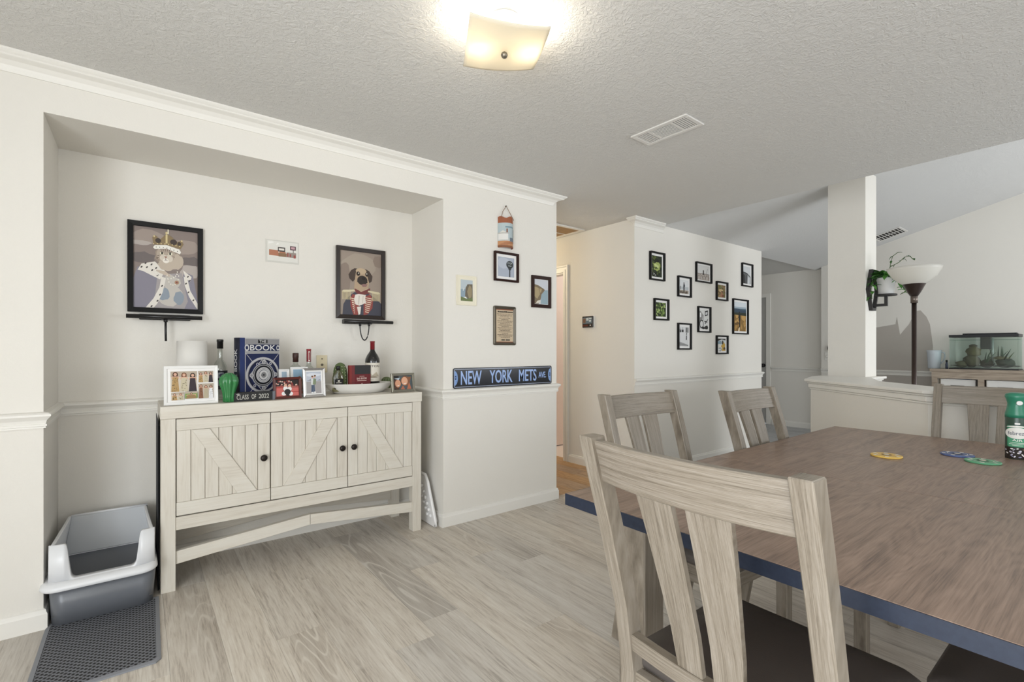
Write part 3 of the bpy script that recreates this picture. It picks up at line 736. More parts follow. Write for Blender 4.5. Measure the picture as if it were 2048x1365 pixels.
A.p('#e9e6e0', ell(.5, .62, .42, .135, 28)).t('#6a6f78', 'febreze', .20, .575, .80, .665).t('#f1efe9', 'AIR', .34, .425, .66, .475).p('#f1efe9', rect(.28, .385, .72, .393), rect(.24, .355, .76, .363), rect(.34, .325, .66, .333), rect(.42, .83, .58, .87)).p('#e9e6e0', ell(.5, .74, .38, .06, 16, .35, PI-.35))
va = math.atan2(-.305, -2.83) + .08
def can_fn(x, y, e):
    an = va - (x/.09 - .5)*2.7*-1; r = .0336 + e
    return (r*math.cos(an), r*math.sin(an), .002 + y)
A.build('label_print', sp, .09, .168, can_fn, cuts=16)
k = M().lathe([(.010, 0), (.008, .004)], n=12); k.v = [(x_, y_, z) for x_, y_, z in k.v]
k.v = [(-.030 - z, x_ - .012, .228 + y_) for x_, y_, z in k.v]; k.build('nozzle', mat('nozzle_white', '#e8e8e6', .4), sp)
# ------------------------------------------------------------ pictures in the niche
def blob(cx, cy, rx, ry, n=14, jag=.15, seed=1, rot=0):
    r = random.Random(seed); out = []
    for i in range(n):
        t = 2*PI*i/n; k = 1 + r.uniform(-jag, jag); x, y = rx*k*math.cos(t), ry*k*math.sin(t)
        out.append((min(1, max(0, cx + x*math.cos(rot) - y*math.sin(rot))), min(1, max(0, cy + x*math.sin(rot) + y*math.cos(rot)))))
    return out
def full(): return rect(0, 0, 1, 1)
# cat in a crown and ermine robe
A = Art().p('#8e7f78', full())
A.p('#a5958b', blob(.2, .88, .28, .09, seed=3), blob(.80, .80, .26, .10, seed=4)).p('#b7aca6', blob(.88, .48, .17, .09, seed=5), blob(.10, .80, .16, .03, seed=6)).p('#746a68', blob(.12, .62, .2, .07, seed=8), blob(.9, .62, .18, .06, seed=9))
A.p('#8b8694', [(.06, .50), (.30, .52), (.44, .40), (.36, .0), (0, 0), (0, .36)], [(.78, .48), (.92, .44), (1, .12), (1, .0), (.62, .0)])
A.p('#a79f9f', [(.36, .42), (.74, .46), (.84, .10), (.78, 0), (.30, 0)])
A.p('#c6bfb6', blob(.56, .16, .20, .13, seed=12), blob(.58, .33, .13, .10, seed=2)).p('#8f9aa6', blob(.46, .18, .10, .08, seed=31), blob(.70, .14, .09, .08, seed=32))
A.p('#e6dfd5', [(.06, .46), (.12, .54), (.32, .58), (.48, .47), (.40, .36), (.28, .40), (.14, .45)], [(.42, .40), (.49, .38), (.44, .20), (.36, .06), (.30, .0), (.18, .0), (.30, .12), (.39, .26)], [(.76, .50), (.90, .42), (.88, .36), (.80, .40)], [(.77, .42), (.83, .40), (.88, .24), (1, .08), (1, .0), (.97, .03), (.86, .16), (.79, .30)])
sp_ = [(.12, .50), (.20, .50), (.18, .55), (.28, .47), (.27, .54), (.34, .50), (.36, .41), (.43, .28), (.40, .17), (.36, .09), (.27, .02), (.84, .42), (.87, .37), (.81, .33), (.85, .22), (.93, .12)]
A.p('#4a4341', *[ell(x, y, .018, .010, 8, rot=.6) for x, y in sp_])
A.p('#c9b8a6', [(.30, .48), (.48, .47), (.56, .42), (.54, .40), (.40, .44)])
A.p('#a08f80', blob(.52, .66, .20, .15, 26, .08, 21)).p('#c4b4a2', blob(.52, .55, .15, .07, 20, .12, 22), blob(.66, .60, .10, .10, 18, .12, 23))
A.p('#b7a696', ell(.49, .68, .145, .10, 20)).p('#d9cdbd', ell(.455, .635, .06, .042), ell(.535, .63, .065, .045)).p('#efe7db', ell(.49, .60, .05, .03))
A.p('#6f5f54', *[[(.40 + i*.035, .745), (.415 + i*.035, .745), (.44 + i*.025, .705)] for i in range(6)], [(.36, .66), (.40, .665), (.36, .65)], [(.62, .66), (.58, .668), (.63, .648)], [(.34, .63), (.39, .64), (.35, .615)])
A.p('#e8e3c8', ell(.425, .690, .030, .017, rot=-.2), ell(.560, .690, .033, .018, rot=.15)).p('#2e2926', ell(.43, .690, .014, .014), ell(.556, .690, .015, .014), [(.40, .705), (.455, .700), (.425, .712)], [(.53, .700), (.59, .706), (.56, .714)])
A.p('#a0705f', [(.462, .655), (.515, .655), (.488, .632)]).p('#4f423b', [(.485, .633), (.492, .633), (.492, .612), (.485, .612)], [(.45, .606), (.488, .613), (.488, .606)], [(.488, .613), (.53, .606), (.488, .606)])
A.p('#8a7868', [(.355, .73), (.35, .80), (.42, .765)], [(.65, .72), (.68, .79), (.58, .765)])
A.p('#f1ece2', [(.29, .755), (.32, .785), (.50, .80), (.70, .76), (.73, .725), (.71, .70), (.50, .755), (.32, .735)]).p('#3d3633', *[ell(.34 + .055*i, .762 + .014*math.sin(PI*i/6) - .006*i*.8, .007, .007, 6) for i in range(7)])
A.p('#8f7a58', [(.30, .79), (.28, .88), (.33, .905), (.40, .86), (.47, .92), (.52, .935), (.58, .91), (.66, .85), (.74, .875), (.77, .83), (.72, .765), (.50, .80)]).p('#4a3f3b', ell(.37, .845, .045, .030), ell(.61, .845, .055, .035), ell(.70, .83, .03, .025)).p('#d9c690', *[ell(.30 + .058*i, .80 + .012*math.sin(PI*i/7), .010, .008, 8) for i in range(8)], [(.485, .82), (.515, .82), (.515, .93), (.485, .93)], ell(.50, .95, .018, .018), ell(.31, .895, .014, .012), ell(.74, .87, .014, .012)).p('#e9dfc4', [(.515, .94), (.535, .94), (.535, 1.0), (.515, 1.0)])
A.p('#efe9dd', *[ell(.50 + .17*math.cos(PI + PI*i/11), .47 + .10*math.sin(PI + PI*i/11), .011, .008, 8) for i in range(12)], *[ell(.60 + .09*math.cos(PI + PI*i/8), .42 + .12*math.sin(PI + PI*i/8), .010, .008, 8) for i in range(9)]).p('#b08c6c', ell(.66, .335, .035, .025)).p('#8d4a4c', ell(.66, .335, .016, .012))
picture('framed_portrait', 'large black-framed portrait of a crowned cat in an ermine robe', 'picture', .121, 1.412, .347, .499, NB, A, b=.026, d=.022, group='pet portraits in the niche')
# dog in a military coat
A = Art().p('#9f8f82', full()).p('#a99a8b', blob(.45, .80, .45, .17, seed=3)).p('#918074', blob(.12, .55, .14, .3, seed=4), blob(.92, .88, .12, .1, seed=6))
A.p('#4a4a55', [(.06, 0), (.08, .16), (.16, .26), (.34, .36), (.66, .36), (.86, .28), (1, .20), (1, 0)])
A.p('#c4a98e', [(.36, .50), (.34, .40), (.50, .34), (.68, .40), (.66, .50)])
A.p('#7c3f3c', [(.34, .40), (.36, .425), (.50, .37), (.66, .42), (.72, .44), (.73, .36), (.50, .31), (.38, .35)])
A.p('#9a4a44', [(.24, .26), (.30, .33), (.42, .30), (.46, .14), (.42, 0), (.32, 0), (.25, .13)], [(.60, .30), (.72, .34), (.80, .26), (.78, .12), (.66, .02), (.56, 0), (.56, .16)])
A.p('#e4d3bb', *[[(.26 + .01*k, .27 - .032*k), (.35, .255 - .032*k), (.35, .243 - .032*k), (.26 + .01*k, .255 - .032*k)] for k in range(8)], *[[(.60, .29 - .032*k), (.775 - .012*k, .275 - .032*k), (.775 - .012*k, .262 - .032*k), (.60, .278 - .032*k)] for k in range(8)])
A.p('#e6ddd2', [(.36, .32), (.44, .335), (.62, .325), (.60, .28), (.62, .20), (.46, .15), (.36, .17), (.33, .25)], [(.40, .13), (.50, .14), (.48, .02), (.44, .0)]).p('#c9bdb0', [(.44, .31), (.47, .31), (.45, .17), (.43, .17)], [(.54, .31), (.56, .31), (.54, .19), (.53, .19)])
for s, x0 in ((1, .04), (-1, .98)):
    A.p('#d9cca9', [(x0, .36), (x0 + s*.04, .385), (x0 + s*.30, .40), (x0 + s*.32, .375), (x0 + s*.06, .345)])
    A.p('#cbbb93', *[[(x0 + s*(.01 + .03*k), .36), (x0 + s*(.027 + .03*k), .362), (x0 + s*(.03 + .03*k), .24), (x0 + s*(.012 + .03*k), .235)] for k in range(7)])
A.p('#b79d80', [(.34, .50), (.33, .42), (.50, .38), (.68, .44), (.70, .54), (.64, .68), (.36, .68)], ell(.50, .62, .17, .12, 22)).p('#4e4038', [(.34, .735), (.26, .70), (.20, .63), (.22, .57), (.30, .52), (.35, .56), (.37, .66), (.40, .735)], [(.62, .735), (.70, .71), (.78, .63), (.76, .55), (.70, .52), (.67, .58), (.64, .68), (.58, .735)])
A.p('#c2a98a', ell(.50, .70, .13, .045)).p('#3a312c', ell(.53, .555, .125, .075), ell(.43, .655, .045, .035), ell(.64, .655, .04, .035), [(.44, .60), (.62, .61), (.66, .52), (.50, .48), (.40, .53)]).p('#2a2320', ell(.56, .585, .045, .025)).p('#96706a', [(.50, .485), (.56, .50), (.66, .50), (.62, .455), (.54, .45)]).p('#33291f', ell(.435, .660, .026, .018), ell(.635, .660, .025, .018)).p('#e9e2d2', ell(.438, .664, .013, .009), ell(.638, .664, .013, .009))
picture('framed_portrait', 'large dark-framed portrait of a dog in a red military coat', 'picture', 1.239, 1.422, .350, .499, NB, A, mat('espresso_frame', '#231812', .35), b=.027, d=.022, group='pet portraits in the niche')
# laminated postcard of a diner
t = thing('laminated_print', 'small laminated drawing of a roadside building, taped in the niche', 'print', (.727, NB, 1.762))
M().box(-.098, .098, -.0035, -.0005, 0, .143).build('sleeve', mat('clear_sleeve', '#d6d4cc', .12), t)
A = Art().p('#e4e1da', rect(.05, .07, .97, .95)).p('#b9795c', rect(.10, .30, .38, .55), rect(.40, .34, .60, .50)).p('#8f6f52', rect(.38, .28, .66, .44)).p('#9c8f86', rect(.62, .28, .92, .50)).p('#4a4340', rect(.36, .50, .58, .70)).p('#e9e4da', rect(.39, .56, .55, .65)).p('#4a4340', rect(.82, .50, .84, .62)).p('#5b3b44', rect(.73, .62, .91, .80)).p('#c9a0a6', rect(.76, .66, .88, .76)).p('#a44f46', rect(.64, .30, .68, .46), rect(.72, .30, .76, .44), rect(.84, .26, .90, .40)).p('#f4f2ec', [(.08, .80), (.24, .86), (.22, .92), (.07, .90)], [(.30, .78), (.40, .82), (.36, .9)])
A.build('print', t, .196, .143, lambda x, y, e: (-.098 + x, -.0036 - e, y))
# picture lights
def picture_light(xc, z, label, bar, plate):
    t = thing('picture_light', label, 'picture light', (xc, NB, z), group='black picture lights under the portraits')
    M().box(plate[0], plate[1], -.045, 0, -.012, .018).build('wall_plate', black_m, t, bevel=.003)
    M().tube([(bar[0], -.062, .004), (bar[1], -.062, .004)], .0115, 14).build('light_bar', mat('satin_black', '#191819', .3), t)
    M().box((plate[0]+plate[1])/2 - .02, (plate[0]+plate[1])/2 + .02, -.062, -.040, -.010, .010).build('swivel', black_m, t)
    return t
t = picture_light(.115, 1.382, 'black picture light under the cat portrait with a straight cable end', (-.172, .171), (-.117, .117))
M().tube([(0, -.06, -.008), (0, -.06, -.024)], .010, 10).build('plug', black_m, t); M().tube([(0, -.06, -.02), (0, -.061, -.07), (.001, -.06, -.130)], .0055, 8).build('cable', black_m, t)
t = picture_light(1.262, 1.397, 'black picture light under the dog portrait with a looped cable', (-.164, .190), (-.155, .045))
pts = [(-.05 + .032*(1 - math.cos(a)), -.06, -.02 - .105*math.sin(a)) for a in [PI*i/14 for i in range(15)]]
M().tube([(-.05, -.06, -.006)] + pts + [(.014, -.06, -.006)], .0042, 8).build('cable', black_m, t)
for x_ in (-.05, .014): M().tube([(x_, -.06, -.004), (x_, -.06, -.026)], .0085, 10).build('plug', black_m, t)

# ------------------------------------------------------------ right of the niche
t = thing('hanging_tile', 'curved painted roof tile with a white cottage, hung from a cord', 'wall decoration', (2.158, D, 1.960))
N_ = 14; R_ = .095; v = []; f = []
for j, z in enumerate((0, .222)):
    for k, rr in enumerate((R_, R_ - .010)):
        for i in range(N_ + 1):
            a = PI*(.5 + .76*(i/N_ - .5)); v.append((-rr*math.cos(a)*.76, -rr*math.sin(a) + .038, z + (.008*math.sin(i) if j else 0)))
q = N_ + 1
for i in range(N_):
    f += [(i, i+1, 2*q+i+1, 2*q+i), (q+i, 3*q+i, 3*q+i+1, q+i+1), (i, q+i, q+i+1, i+1), (2*q+i, 2*q+i+1, 3*q+i+1, 3*q+i)]
f += [(0, 2*q, 3*q, q), (N_, q+N_, 3*q+N_, 2*q+N_)]
M().add(v, f).build('tile', mat('terracotta', '#9a5a3c', .7), t)
def tile_fn(x, y, e):
    a = PI*(.5 + .74*(x - .5)); r = R_ + .0005 + e
    return (-r*math.cos(a)*.76, -r*math.sin(a) + .038, .003 + y)
A = Art()
def strips(col, y0, y1, x0=0., x1=1., n=12):
    A.p(col, *[rect(x0 + (x1-x0)*i/n, y0, x0 + (x1-x0)*(i+1)/n, y1) for i in range(n)])
strips('#b3c3c6', .28, .88); strips('#7f9aa4', .70, .76, .30, .95); strips('#c98f62', .0, .22); strips('#8a5a3c', .0, .05); strips('#c3c7c2', .22, .30)
strips('#e4e2dc', .26, .50, .02, .42, 8); strips('#b9b6b0', .48, .52, .0, .46, 8); A.p('#d9d6cf', [(.02, .50), (.20, .60), (.42, .50)]); strips('#8b5b48', .52, .66, .34, .40, 2); strips('#6d7a86', .20, .34, .5, 1.0, 6); strips('#4d5a34', .34, .66, .80, .94, 4); strips('#5e6b3c', .60, .70, .84, .92, 2)
for k in range(7): strips('#a8694a', .05 + .02*k, .06 + .02*k, .05*k, .3 + .09*k, 4)
A.build('painting', t, 1, .2, tile_fn, cuts=8)
M().tube([(-.058, -.03, .215), (-.03, -.012, .27), (.004, -.010, .315), (.035, -.012, .27), (.060, -.03, .212)], .0022, 6).build('cord', mat('jute', '#8a6a50', .9), t)
M().lathe([(.004, .0), (.004, .012), (.001, .014)], n=8).build('nail', black_m, t, loc=(.004, 0, .316), rot=(PI/2, 0, 0))
# frames beside it
A = Art().p('#a9b1bf', full()).p('#b9c0cb', blob(.4, .7, .4, .3, seed=2)).p('#33383a', ell(.72, .64, .215, .20, 24), rect(.685, .0, .755, .45), [(.60, .50), (.66, .36), (.78, .36), (.84, .50)]).t('#aeb6b4', 'STOP', .58, .66, .86, .76).p('#aeb6b4', rect(.62, .56, .82, .60))
picture('framed_photo', 'dark-framed photo of a round street sign below the hanging tile', 'picture', 2.164, 1.713, .224, .217, D, A, mat('walnut_frame', '#2b150f', .5, spec=.2), b=.016, d=.022, inset=.036)
A = Art().p('#b9c4c8', full()).p('#8ba0ad', rect(0, .0, 1, .55)).p('#6f6352', [(.36, .22), (.40, .62), (.56, .80), (.98, .82), (1, .1), (.6, .12)]).p('#9a8a68', blob(.75, .45, .2, .3, seed=3)).p('#6d7a4a', [(0, .0), (1, 0), (1, .16), (.5, .12), (0, .2)]).p('#f0efe6', [(.2, .18), (.5, .10), (.45, .2)], [(.18, .48), (.24, .48), (.21, .62)])
picture('matted_print', 'cream-matted print of a sea cliff, leftmost beside the niche', 'picture', 1.818, 1.517, .163, .208, D, A, mat('cream_mat', '#e9e2cd', .6), b=.010, d=.010, board=mat('cream_mat', '#e9e2cd', .6), inset=(.032, .030))
A = Art().p('#c9ccd2', full()).p('#8fa6b0', [(.45, 0), (1, 0), (1, .60), (.7, .58), (.5, .4)]).p('#7c6a50', [(0, 0), (0, .80), (.30, .76), (.62, .66), (.78, .60), (.66, .50), (.52, .40), (.46, .2), (.30, .0)]).p('#a8946c', [(.0, .3), (.0, .7), (.3, .66), (.4, .4), (.2, .2)], [(.36, .64), (.55, .62), (.5, .5), (.4, .45)]).p('#d9d3c4', [(.1, .02), (.45, .06), (.4, .16), (.2, .12)])
picture('framed_photo', 'walnut-framed photo of sea cliffs nearest the hall corner', 'picture', 2.510, 1.537, .200, .250, D, A, mat('walnut_frame', '#2b150f', .5, spec=.2), b=.027, d=.016, inset=.030)
# plaque with a worn verse
t = thing('verse_plaque', 'pewter-framed plaque with a printed verse above the street sign', 'plaque', (2.151, D, 1.239))
pw = mat('aged_pewter', '#6d675c', .3, .7)
M().loft([[(p[0], 0, p[1]) for p in rrect(-.102, .102, 0, .290, .012, 0)], [(p[0], -.010, p[1]) for p in rrect(-.102, .102, 0, .290, .012, 0)], [(p[0], -.014, p[1]) for p in rrect(-.095, .095, .007, .283, .010, 0)], [(p[0], -.006, p[1]) for p in rrect(-.078, .078, .022, .268, .004, 0)]], False, True, smooth=False).build('frame', pw, t)
A = Art().p('#c9b393', full()).p('#8a4a2c', rect(0, .97, 1, 1), rect(0, 0, 1, .02))
rr = random.Random(5)
for i, yy in enumerate([.845 - .0415*k for k in range(18)]):
    ww = (.46, .40, .30, .38, .22)[i % 5] + rr.uniform(-.03, .03); xa = .5 - ww
    while xa < .5 + ww - .03:
        xb = min(.5 + ww, xa + rr.uniform(.05, .16)); A.p('#4a3a2c', rect(xa, yy, xb, yy + .011)); xa = xb + .02
xa = .06
for ww in (.07, .27, .06, .10, .34): A.p('#241a14', rect(xa, .90, xa + ww, .935 if ww < .2 else .925)); xa += ww + .012
for xa, ww in ((.26, .2), (.52, .24)): A.p('#241a14', rect(xa, .055, xa + ww, .085))
A.build('verse_print', t, .156, .246, lambda x, y, e: (-.078 + x, -.0062 - e, .022 + y))
# street sign with raised letters
t = thing('street_sign', 'long navy street sign with light blue letters on the chair rail', 'sign', (2.165, D, .936))
sw, sh = .914, .142
navy = mat('sign_navy', '#070a14', .22, spec=.35)
M().loft([[(p[0], -.001, p[1]) for p in rrect(-sw/2, sw/2, 0, sh, .014, 0)], [(p[0], -.004, p[1]) for p in rrect(-sw/2, sw/2, 0, sh, .014, 0)]], True, True, smooth=False).build('plate', navy, t)
lt = mat('sign_blue', '#93aede', .25)
o_, i_ = rrect(-sw/2 + .007, sw/2 - .007, .007, sh - .007, .010, 0), rrect(-sw/2 + .0115, sw/2 - .0115, .0115, sh - .0115, .007, 0)
mb = M(); n = len(o_)
for i in range(n):
    j = (i+1) % n; mb.add([(o_[i][0], -.0052, o_[i][1]), (o_[j][0], -.0052, o_[j][1]), (i_[j][0], -.0052, i_[j][1]), (i_[i][0], -.0052, i_[i][1])], [(0, 1, 2, 3)])
mb.build('border_line', mat('sign_line', '#9aa2b4', .25), t)
def letters(txt, x0, x1, z0, z1, nm):
    v, f = text2d(txt); mb = M(); k = len(v)
    mb.add([(-sw/2 + x0 + a*(x1-x0), -.0068, z0 + b*(z1-z0)) for a, b in v], f)
    # skirt so that the letters stand proud of the plate
    ed = {}
    for q in f:
        for a, b in zip(q, q[1:] + q[:1]): ed[(a, b)] = ed.get((a, b), 0) + 1
    for (a, b) in ed:
        if (b, a) not in ed:
            p0, p1 = mb.v[a], mb.v[b]; mb.add([p0, p1, (p1[0], -.004, p1[2]), (p0[0], -.004, p0[2])], [(0, 1, 2, 3)])
    mb.build(nm, lt, t)
letters('NEW', .062, .236, .024, .121, 'word'); letters('YORK', .306, .515, .026, .121, 'word'); letters('METS', .578, .752, .028, .119, 'word'); letters('AVE.', .775, .852, .050, .096, 'word')
for s in (-1, 1):
    A = Art().p('#7ea0d8', [(0, .14)] + [(.9*math.cos(a), .5 + .36*math.sin(a)) for a in [-PI/2 + PI*i/14 for i in range(15)]] + [(0, .86)]).p('#16254a', rect(.12, .44, .5, .62), rect(.55, .3, .62, .36)).p('#7ea0d8', rect(.22, .49, .4, .57))
    A.build('emblem', t, .030, sh, (lambda x, y, e: (-sw/2 + .0115 + x, -.0042 - e, y)) if s < 0 else (lambda x, y, e: (sw/2 - .0115 - x, -.0042 - e, y)))

# ------------------------------------------------------------ gallery wall: ten black frames
def art_forest(seed, cols, n=60):
    r = random.Random(seed); A = Art().p(cols[0], full())
    for c in cols[1:]:
        A.p(c, *[blob(r.random(), r.random(), r.uniform(.05, .14), r.uniform(.03, .10), 8, .3, r.random(), r.random()*3) for _ in range(n // len(cols))])
    return A
G10 = []
A1 = art_forest(1, ['#1d2416', '#35421f', '#5c6b2c', '#2a3320']).p('#9fae5a', blob(.5, .52, .36, .22, 16, .25, 3)).p('#c4cf86', blob(.55, .50, .16, .08, 12, .3, 4), blob(.35, .55, .12, .06, 10, .3, 5)).p('#4b5a2b', blob(.4, .42, .2, .06, 10, .4, 7)).p('#14180f', blob(.55, .76, .2, .07, 10, .3, 8), blob(.2, .12, .2, .10, 10, .3, 6)).p('#b8bdb0', blob(.2, .14, .07, .05, 8, .5, 9), blob(.35, .08, .06, .03, 8, .5, 10))
A2 = Art().p('#d6d9da', full()).p('#b9bfc2', rect(0, .3, 1, .5)).p('#a79a8b', rect(0, 0, 1, .26)).p('#5a4c40', *[blob(.1 + .14*i, .1, .07, .09, 8, .3, i) for i in range(6)]).p('#3a3d42', [(.42, .18), (.54, .18), (.56, .5), (.60, .56), (.55, .72), (.42, .70), (.40, .5)]).p('#2b2320', ell(.48, .77, .06, .05)).p('#77706a', rect(.08, .3, .14, .55))
A3 = Art().p('#d4d2cf', full()).p('#a5968a', rect(0, .0, 1, .24)).p('#b9aca2', rect(0, .24, 1, .44)).p('#4b4440', rect(.0, .42, 1, .445), *[rect(.1 + .16*i, .1, .115 + .16*i, .44) for i in range(6)], ell(.5, .62, .05, .06), [(.44, .36), (.56, .36), (.54, .58), (.46, .58)], [(.70, .45), (.72, .45), (.86, .82), (.84, .82)]).p('#5a504a', *ring(.25, .2, .13, .15, 14), *ring(.82, .2, .12, .14, 14), *ring(.58, .18, .10, .12, 14)).p('#eceae6', *[rect(.06 + .13*i, .03, .09 + .13*i, .22) for i in range(7)])
A4 = art_forest(4, ['#8a7148', '#a5895a', '#5c4a2c', '#6f7a42']).p('#c9ab7a', blob(.4, .55, .3, .12, seed=1)).p('#3a2c22', ell(.55, .42, .14, .10)).p('#a87652', ell(.52, .38, .11, .09), [(.3, .05), (.7, .0), (.8, .25), (.55, .36), (.3, .26)]).p('#7d4a30', blob(.7, .14, .18, .10, seed=5))
A5 = Art().p('#cfd2d3', full()).p('#5c5f60', [(0, .66), (.5, .62), (1, .42), (1, 0), (0, 0)]).p('#b3b7b8', [(.55, .0), (.6, .52), (.94, .40), (.94, 0)]).p('#2f3132', [(0, 0), (0, .55), (.22, .5), (.3, .0)], [(.36, .0), (.38, .5), (.44, .49), (.44, .0)], [(0, .68), (.5, .64), (1, .43), (1, .40), (.5, .60), (0, .64)]).p('#dfe2e3', [(.70, .02), (.72, .4), (.84, .38), (.84, .02)])
A6 = art_forest(6, ['#3a4a22', '#7f9a48', '#55702e', '#a9bf6c', '#2a3619'], 80)
A7 = Art().p('#dedddb', full()).p('#2a2828', [(.62, .68), (.96, .74), (.96, 1), (.62, .94)]).p('#d9d9d8', [(.68, .74), (.9, .78), (.9, .92), (.68, .88)]).p('#8f8d8b', [(0, .3), (.3, .5), (.4, .75), (.2, .9), (0, .95)]).p('#efefee', [(.05, .6), (.2, .62), (.2, .86), (.05, .84)]).p('#232121', *ring(.24, .26, .17, .23, 16), [(.34, .4), (.42, .74), (.46, .74), (.40, .38)], blob(.8, .1, .2, .12, 12, .3, 4), blob(.4, .06, .2, .06, 10, .3, 5), [(.6, .3), (.96, .56), (.96, .5), (.64, .26)], [(.56, .44), (.9, .4), (.9, .36), (.56, .38)])
A8 = art_forest(8, ['#8d6a34', '#b08542', '#6b4d24', '#c79a55'], 90).p('#4a6272', rect(0, .62, 1, .80)).p('#35485a', blob(.3, .70, .4, .08, 16, .2, 2), blob(.85, .66, .3, .08, 14, .2, 3)).p('#d3dade', rect(0, .82, 1, 1)).p('#9fb0bb', rect(0, .78, 1, .84)).p('#2c3425', [(.0, .56), (1, .54), (1, .64), (0, .64)]).p('#1f1c1c', [(.36, .36), (.50, .36), (.50, .60), (.36, .60)], ell(.43, .64, .055, .04), [(.40, .12), (.48, .12), (.48, .38), (.40, .38)]).p('#d7cbb4', [(.3, .0), (.42, .0), (.47, .14), (.44, .14)])
A9 = Art().p('#d9d9d8', full()).p('#3a3a3a', rect(.02, .70, .16, .88), rect(.22, .71, .44, .85), rect(.68, .70, .80, .96), rect(.86, .70, .97, .96)).p('#bdbdbc', rect(.05, .82, .12, .95), rect(.26, .84, .40, .96)).p('#252525', [(.70, .32), (.80, .32), (.80, .54), (.72, .56)], ell(.76, .60, .04, .03), ell(.78, .66, .05, .03)).p('#9a9a9a', [(0, .02), (.95, .0), (.95, .06), (.3, .18), (0, .22)]).p('#6e6e6e', [(0, .13), (.9, .05), (.9, .03), (0, .11)])
A10 = Art().p('#cfd6d8', full()).p('#8aa3b0', rect(0, .55, .45, .8)).p('#c9a040', blob(.7, .40, .26, .30, 14, .3, 3), rect(.5, .0, .98, .2)).p('#39342e', [(.02, .80), (.5, .94), (.98, .86), (.98, 1), (0, 1)], blob(.62, .72, .12, .16, 10, .3, 4)).p('#e0ddd6', rect(.04, .26, .4, .56)).p('#5c4c3a', *ring(.28, .12, .12, .16, 12), blob(.8, .2, .14, .1, 8, .3, 6)).p('#efece6', blob(.12, .1, .1, .08, 8, .3, 7))
gal = [('color photo of a mossy waterfall, top left of the gallery wall', 3.892, 4.124, 1.884, 2.161, A1), ('photo of a person on a ledge, second row of the gallery wall', 4.354, 4.589, 1.753, 1.967, A2), ('wide photo of a railing with bicycles, top middle of the gallery wall', 4.683, 4.987, 1.934, 2.148, A3), ('color photo of a dog resting outdoors on the gallery wall', 5.090, 5.326, 1.763, 1.975, A4), ('grey photo of a curved bridge, top right of the gallery wall', 5.656, 5.911, 1.966, 2.244, A5), ('photo of green ferns below the waterfall picture on the gallery wall', 3.958, 4.191, 1.498, 1.709, A6), ('black and white street photo in the middle of the gallery wall', 4.721, 4.967, 1.395, 1.675, A7), ('tallest frame, autumn trail photo at the right of the gallery wall', 5.448, 5.800, 1.392, 1.805, A8), ('pale photo of a building facade, lower left of the gallery wall', 4.354, 4.589, 1.209, 1.483, A9), ('photo with yellow flowers, lowest on the gallery wall', 5.090, 5.331, 1.159, 1.370, A10)]
for lab, x0, x1, z0, z1, A in gal:
    picture('framed_photo', 'black-framed ' + lab, 'picture', (x0+x1)/2, z0, x1-x0, z1-z0, D, A, b=.015, d=.026, inset=(.036, .036) if lab[0] != 'w' else (.032, .028), group='black frames on the gallery wall')
# ------------------------------------------------------------ things on the sideboard
TS = .9225
def people(A, n, x0, x1, y0, y1, seed, dresses, hairs=('#5a3826', '#7a4a30', '#3b2a22')):
    r = random.Random(seed); w_ = (x1-x0)/n; h_ = y1-y0
    for i in range(n):
        cx = x0 + (i+.5)*w_; top = y1 - r.uniform(0, .10)*h_; hr = min(w_*.22, h_*.095)
        A.p(hairs[i % len(hairs)], ell(cx, top - hr*1.1, hr*1.35, hr*1.7, 12), [(cx - hr*1.4, top - hr), (cx + hr*1.4, top - hr), (cx + hr*1.3, top - hr*3.6), (cx - hr*1.3, top - hr*3.6)])
        A.p('#d9a88e', ell(cx, top - hr*1.3, hr*.85, hr*1.15, 12), [(cx - w_*.36, top - hr*2.8), (cx + w_*.36, top - hr*2.8), (cx + w_*.45, top - hr*4.6), (cx - w_*.45, top - hr*4.6)])
        d = dresses[i % len(dresses)]; yb_ = y0; yt = top - hr*3.4
        if yt > yb_:
            A.p(d[0], [(cx - w_*.30, yt), (cx + w_*.30, yt), (cx + w_*.46, yb_), (cx - w_*.46, yb_)])
            if len(d) > 1:
                A.p(d[1], *[ell(cx + r.uniform(-.3, .3)*w_, r.uniform(yb_ + .02, yt - .02), w_*.07, w_*.05, 6) for _ in range(14)])
        A.p('#efe4da', [(cx - hr*.35, top - hr*1.75), (cx + hr*.35, top - hr*1.75), (cx, top - hr*2.0)])
    return A
def easel(t, h, back=.06, w=.05):
    M().add([(-w/2, .008, h*.75), (w/2, .008, h*.75), (w/2, back + .012, .004), (-w/2, back + .012, .004), (-w/2, .011, h*.75), (w/2, .011, h*.75), (w/2, back + .016, .004), (-w/2, back + .016, .004)], [(3,2,1,0),(4,5,6,7),(0,1,5,4),(1,2,6,5),(2,3,7,6),(3,0,4,7)]).build('easel_back', mat('black_card', '#1d1c1c', .8), t)
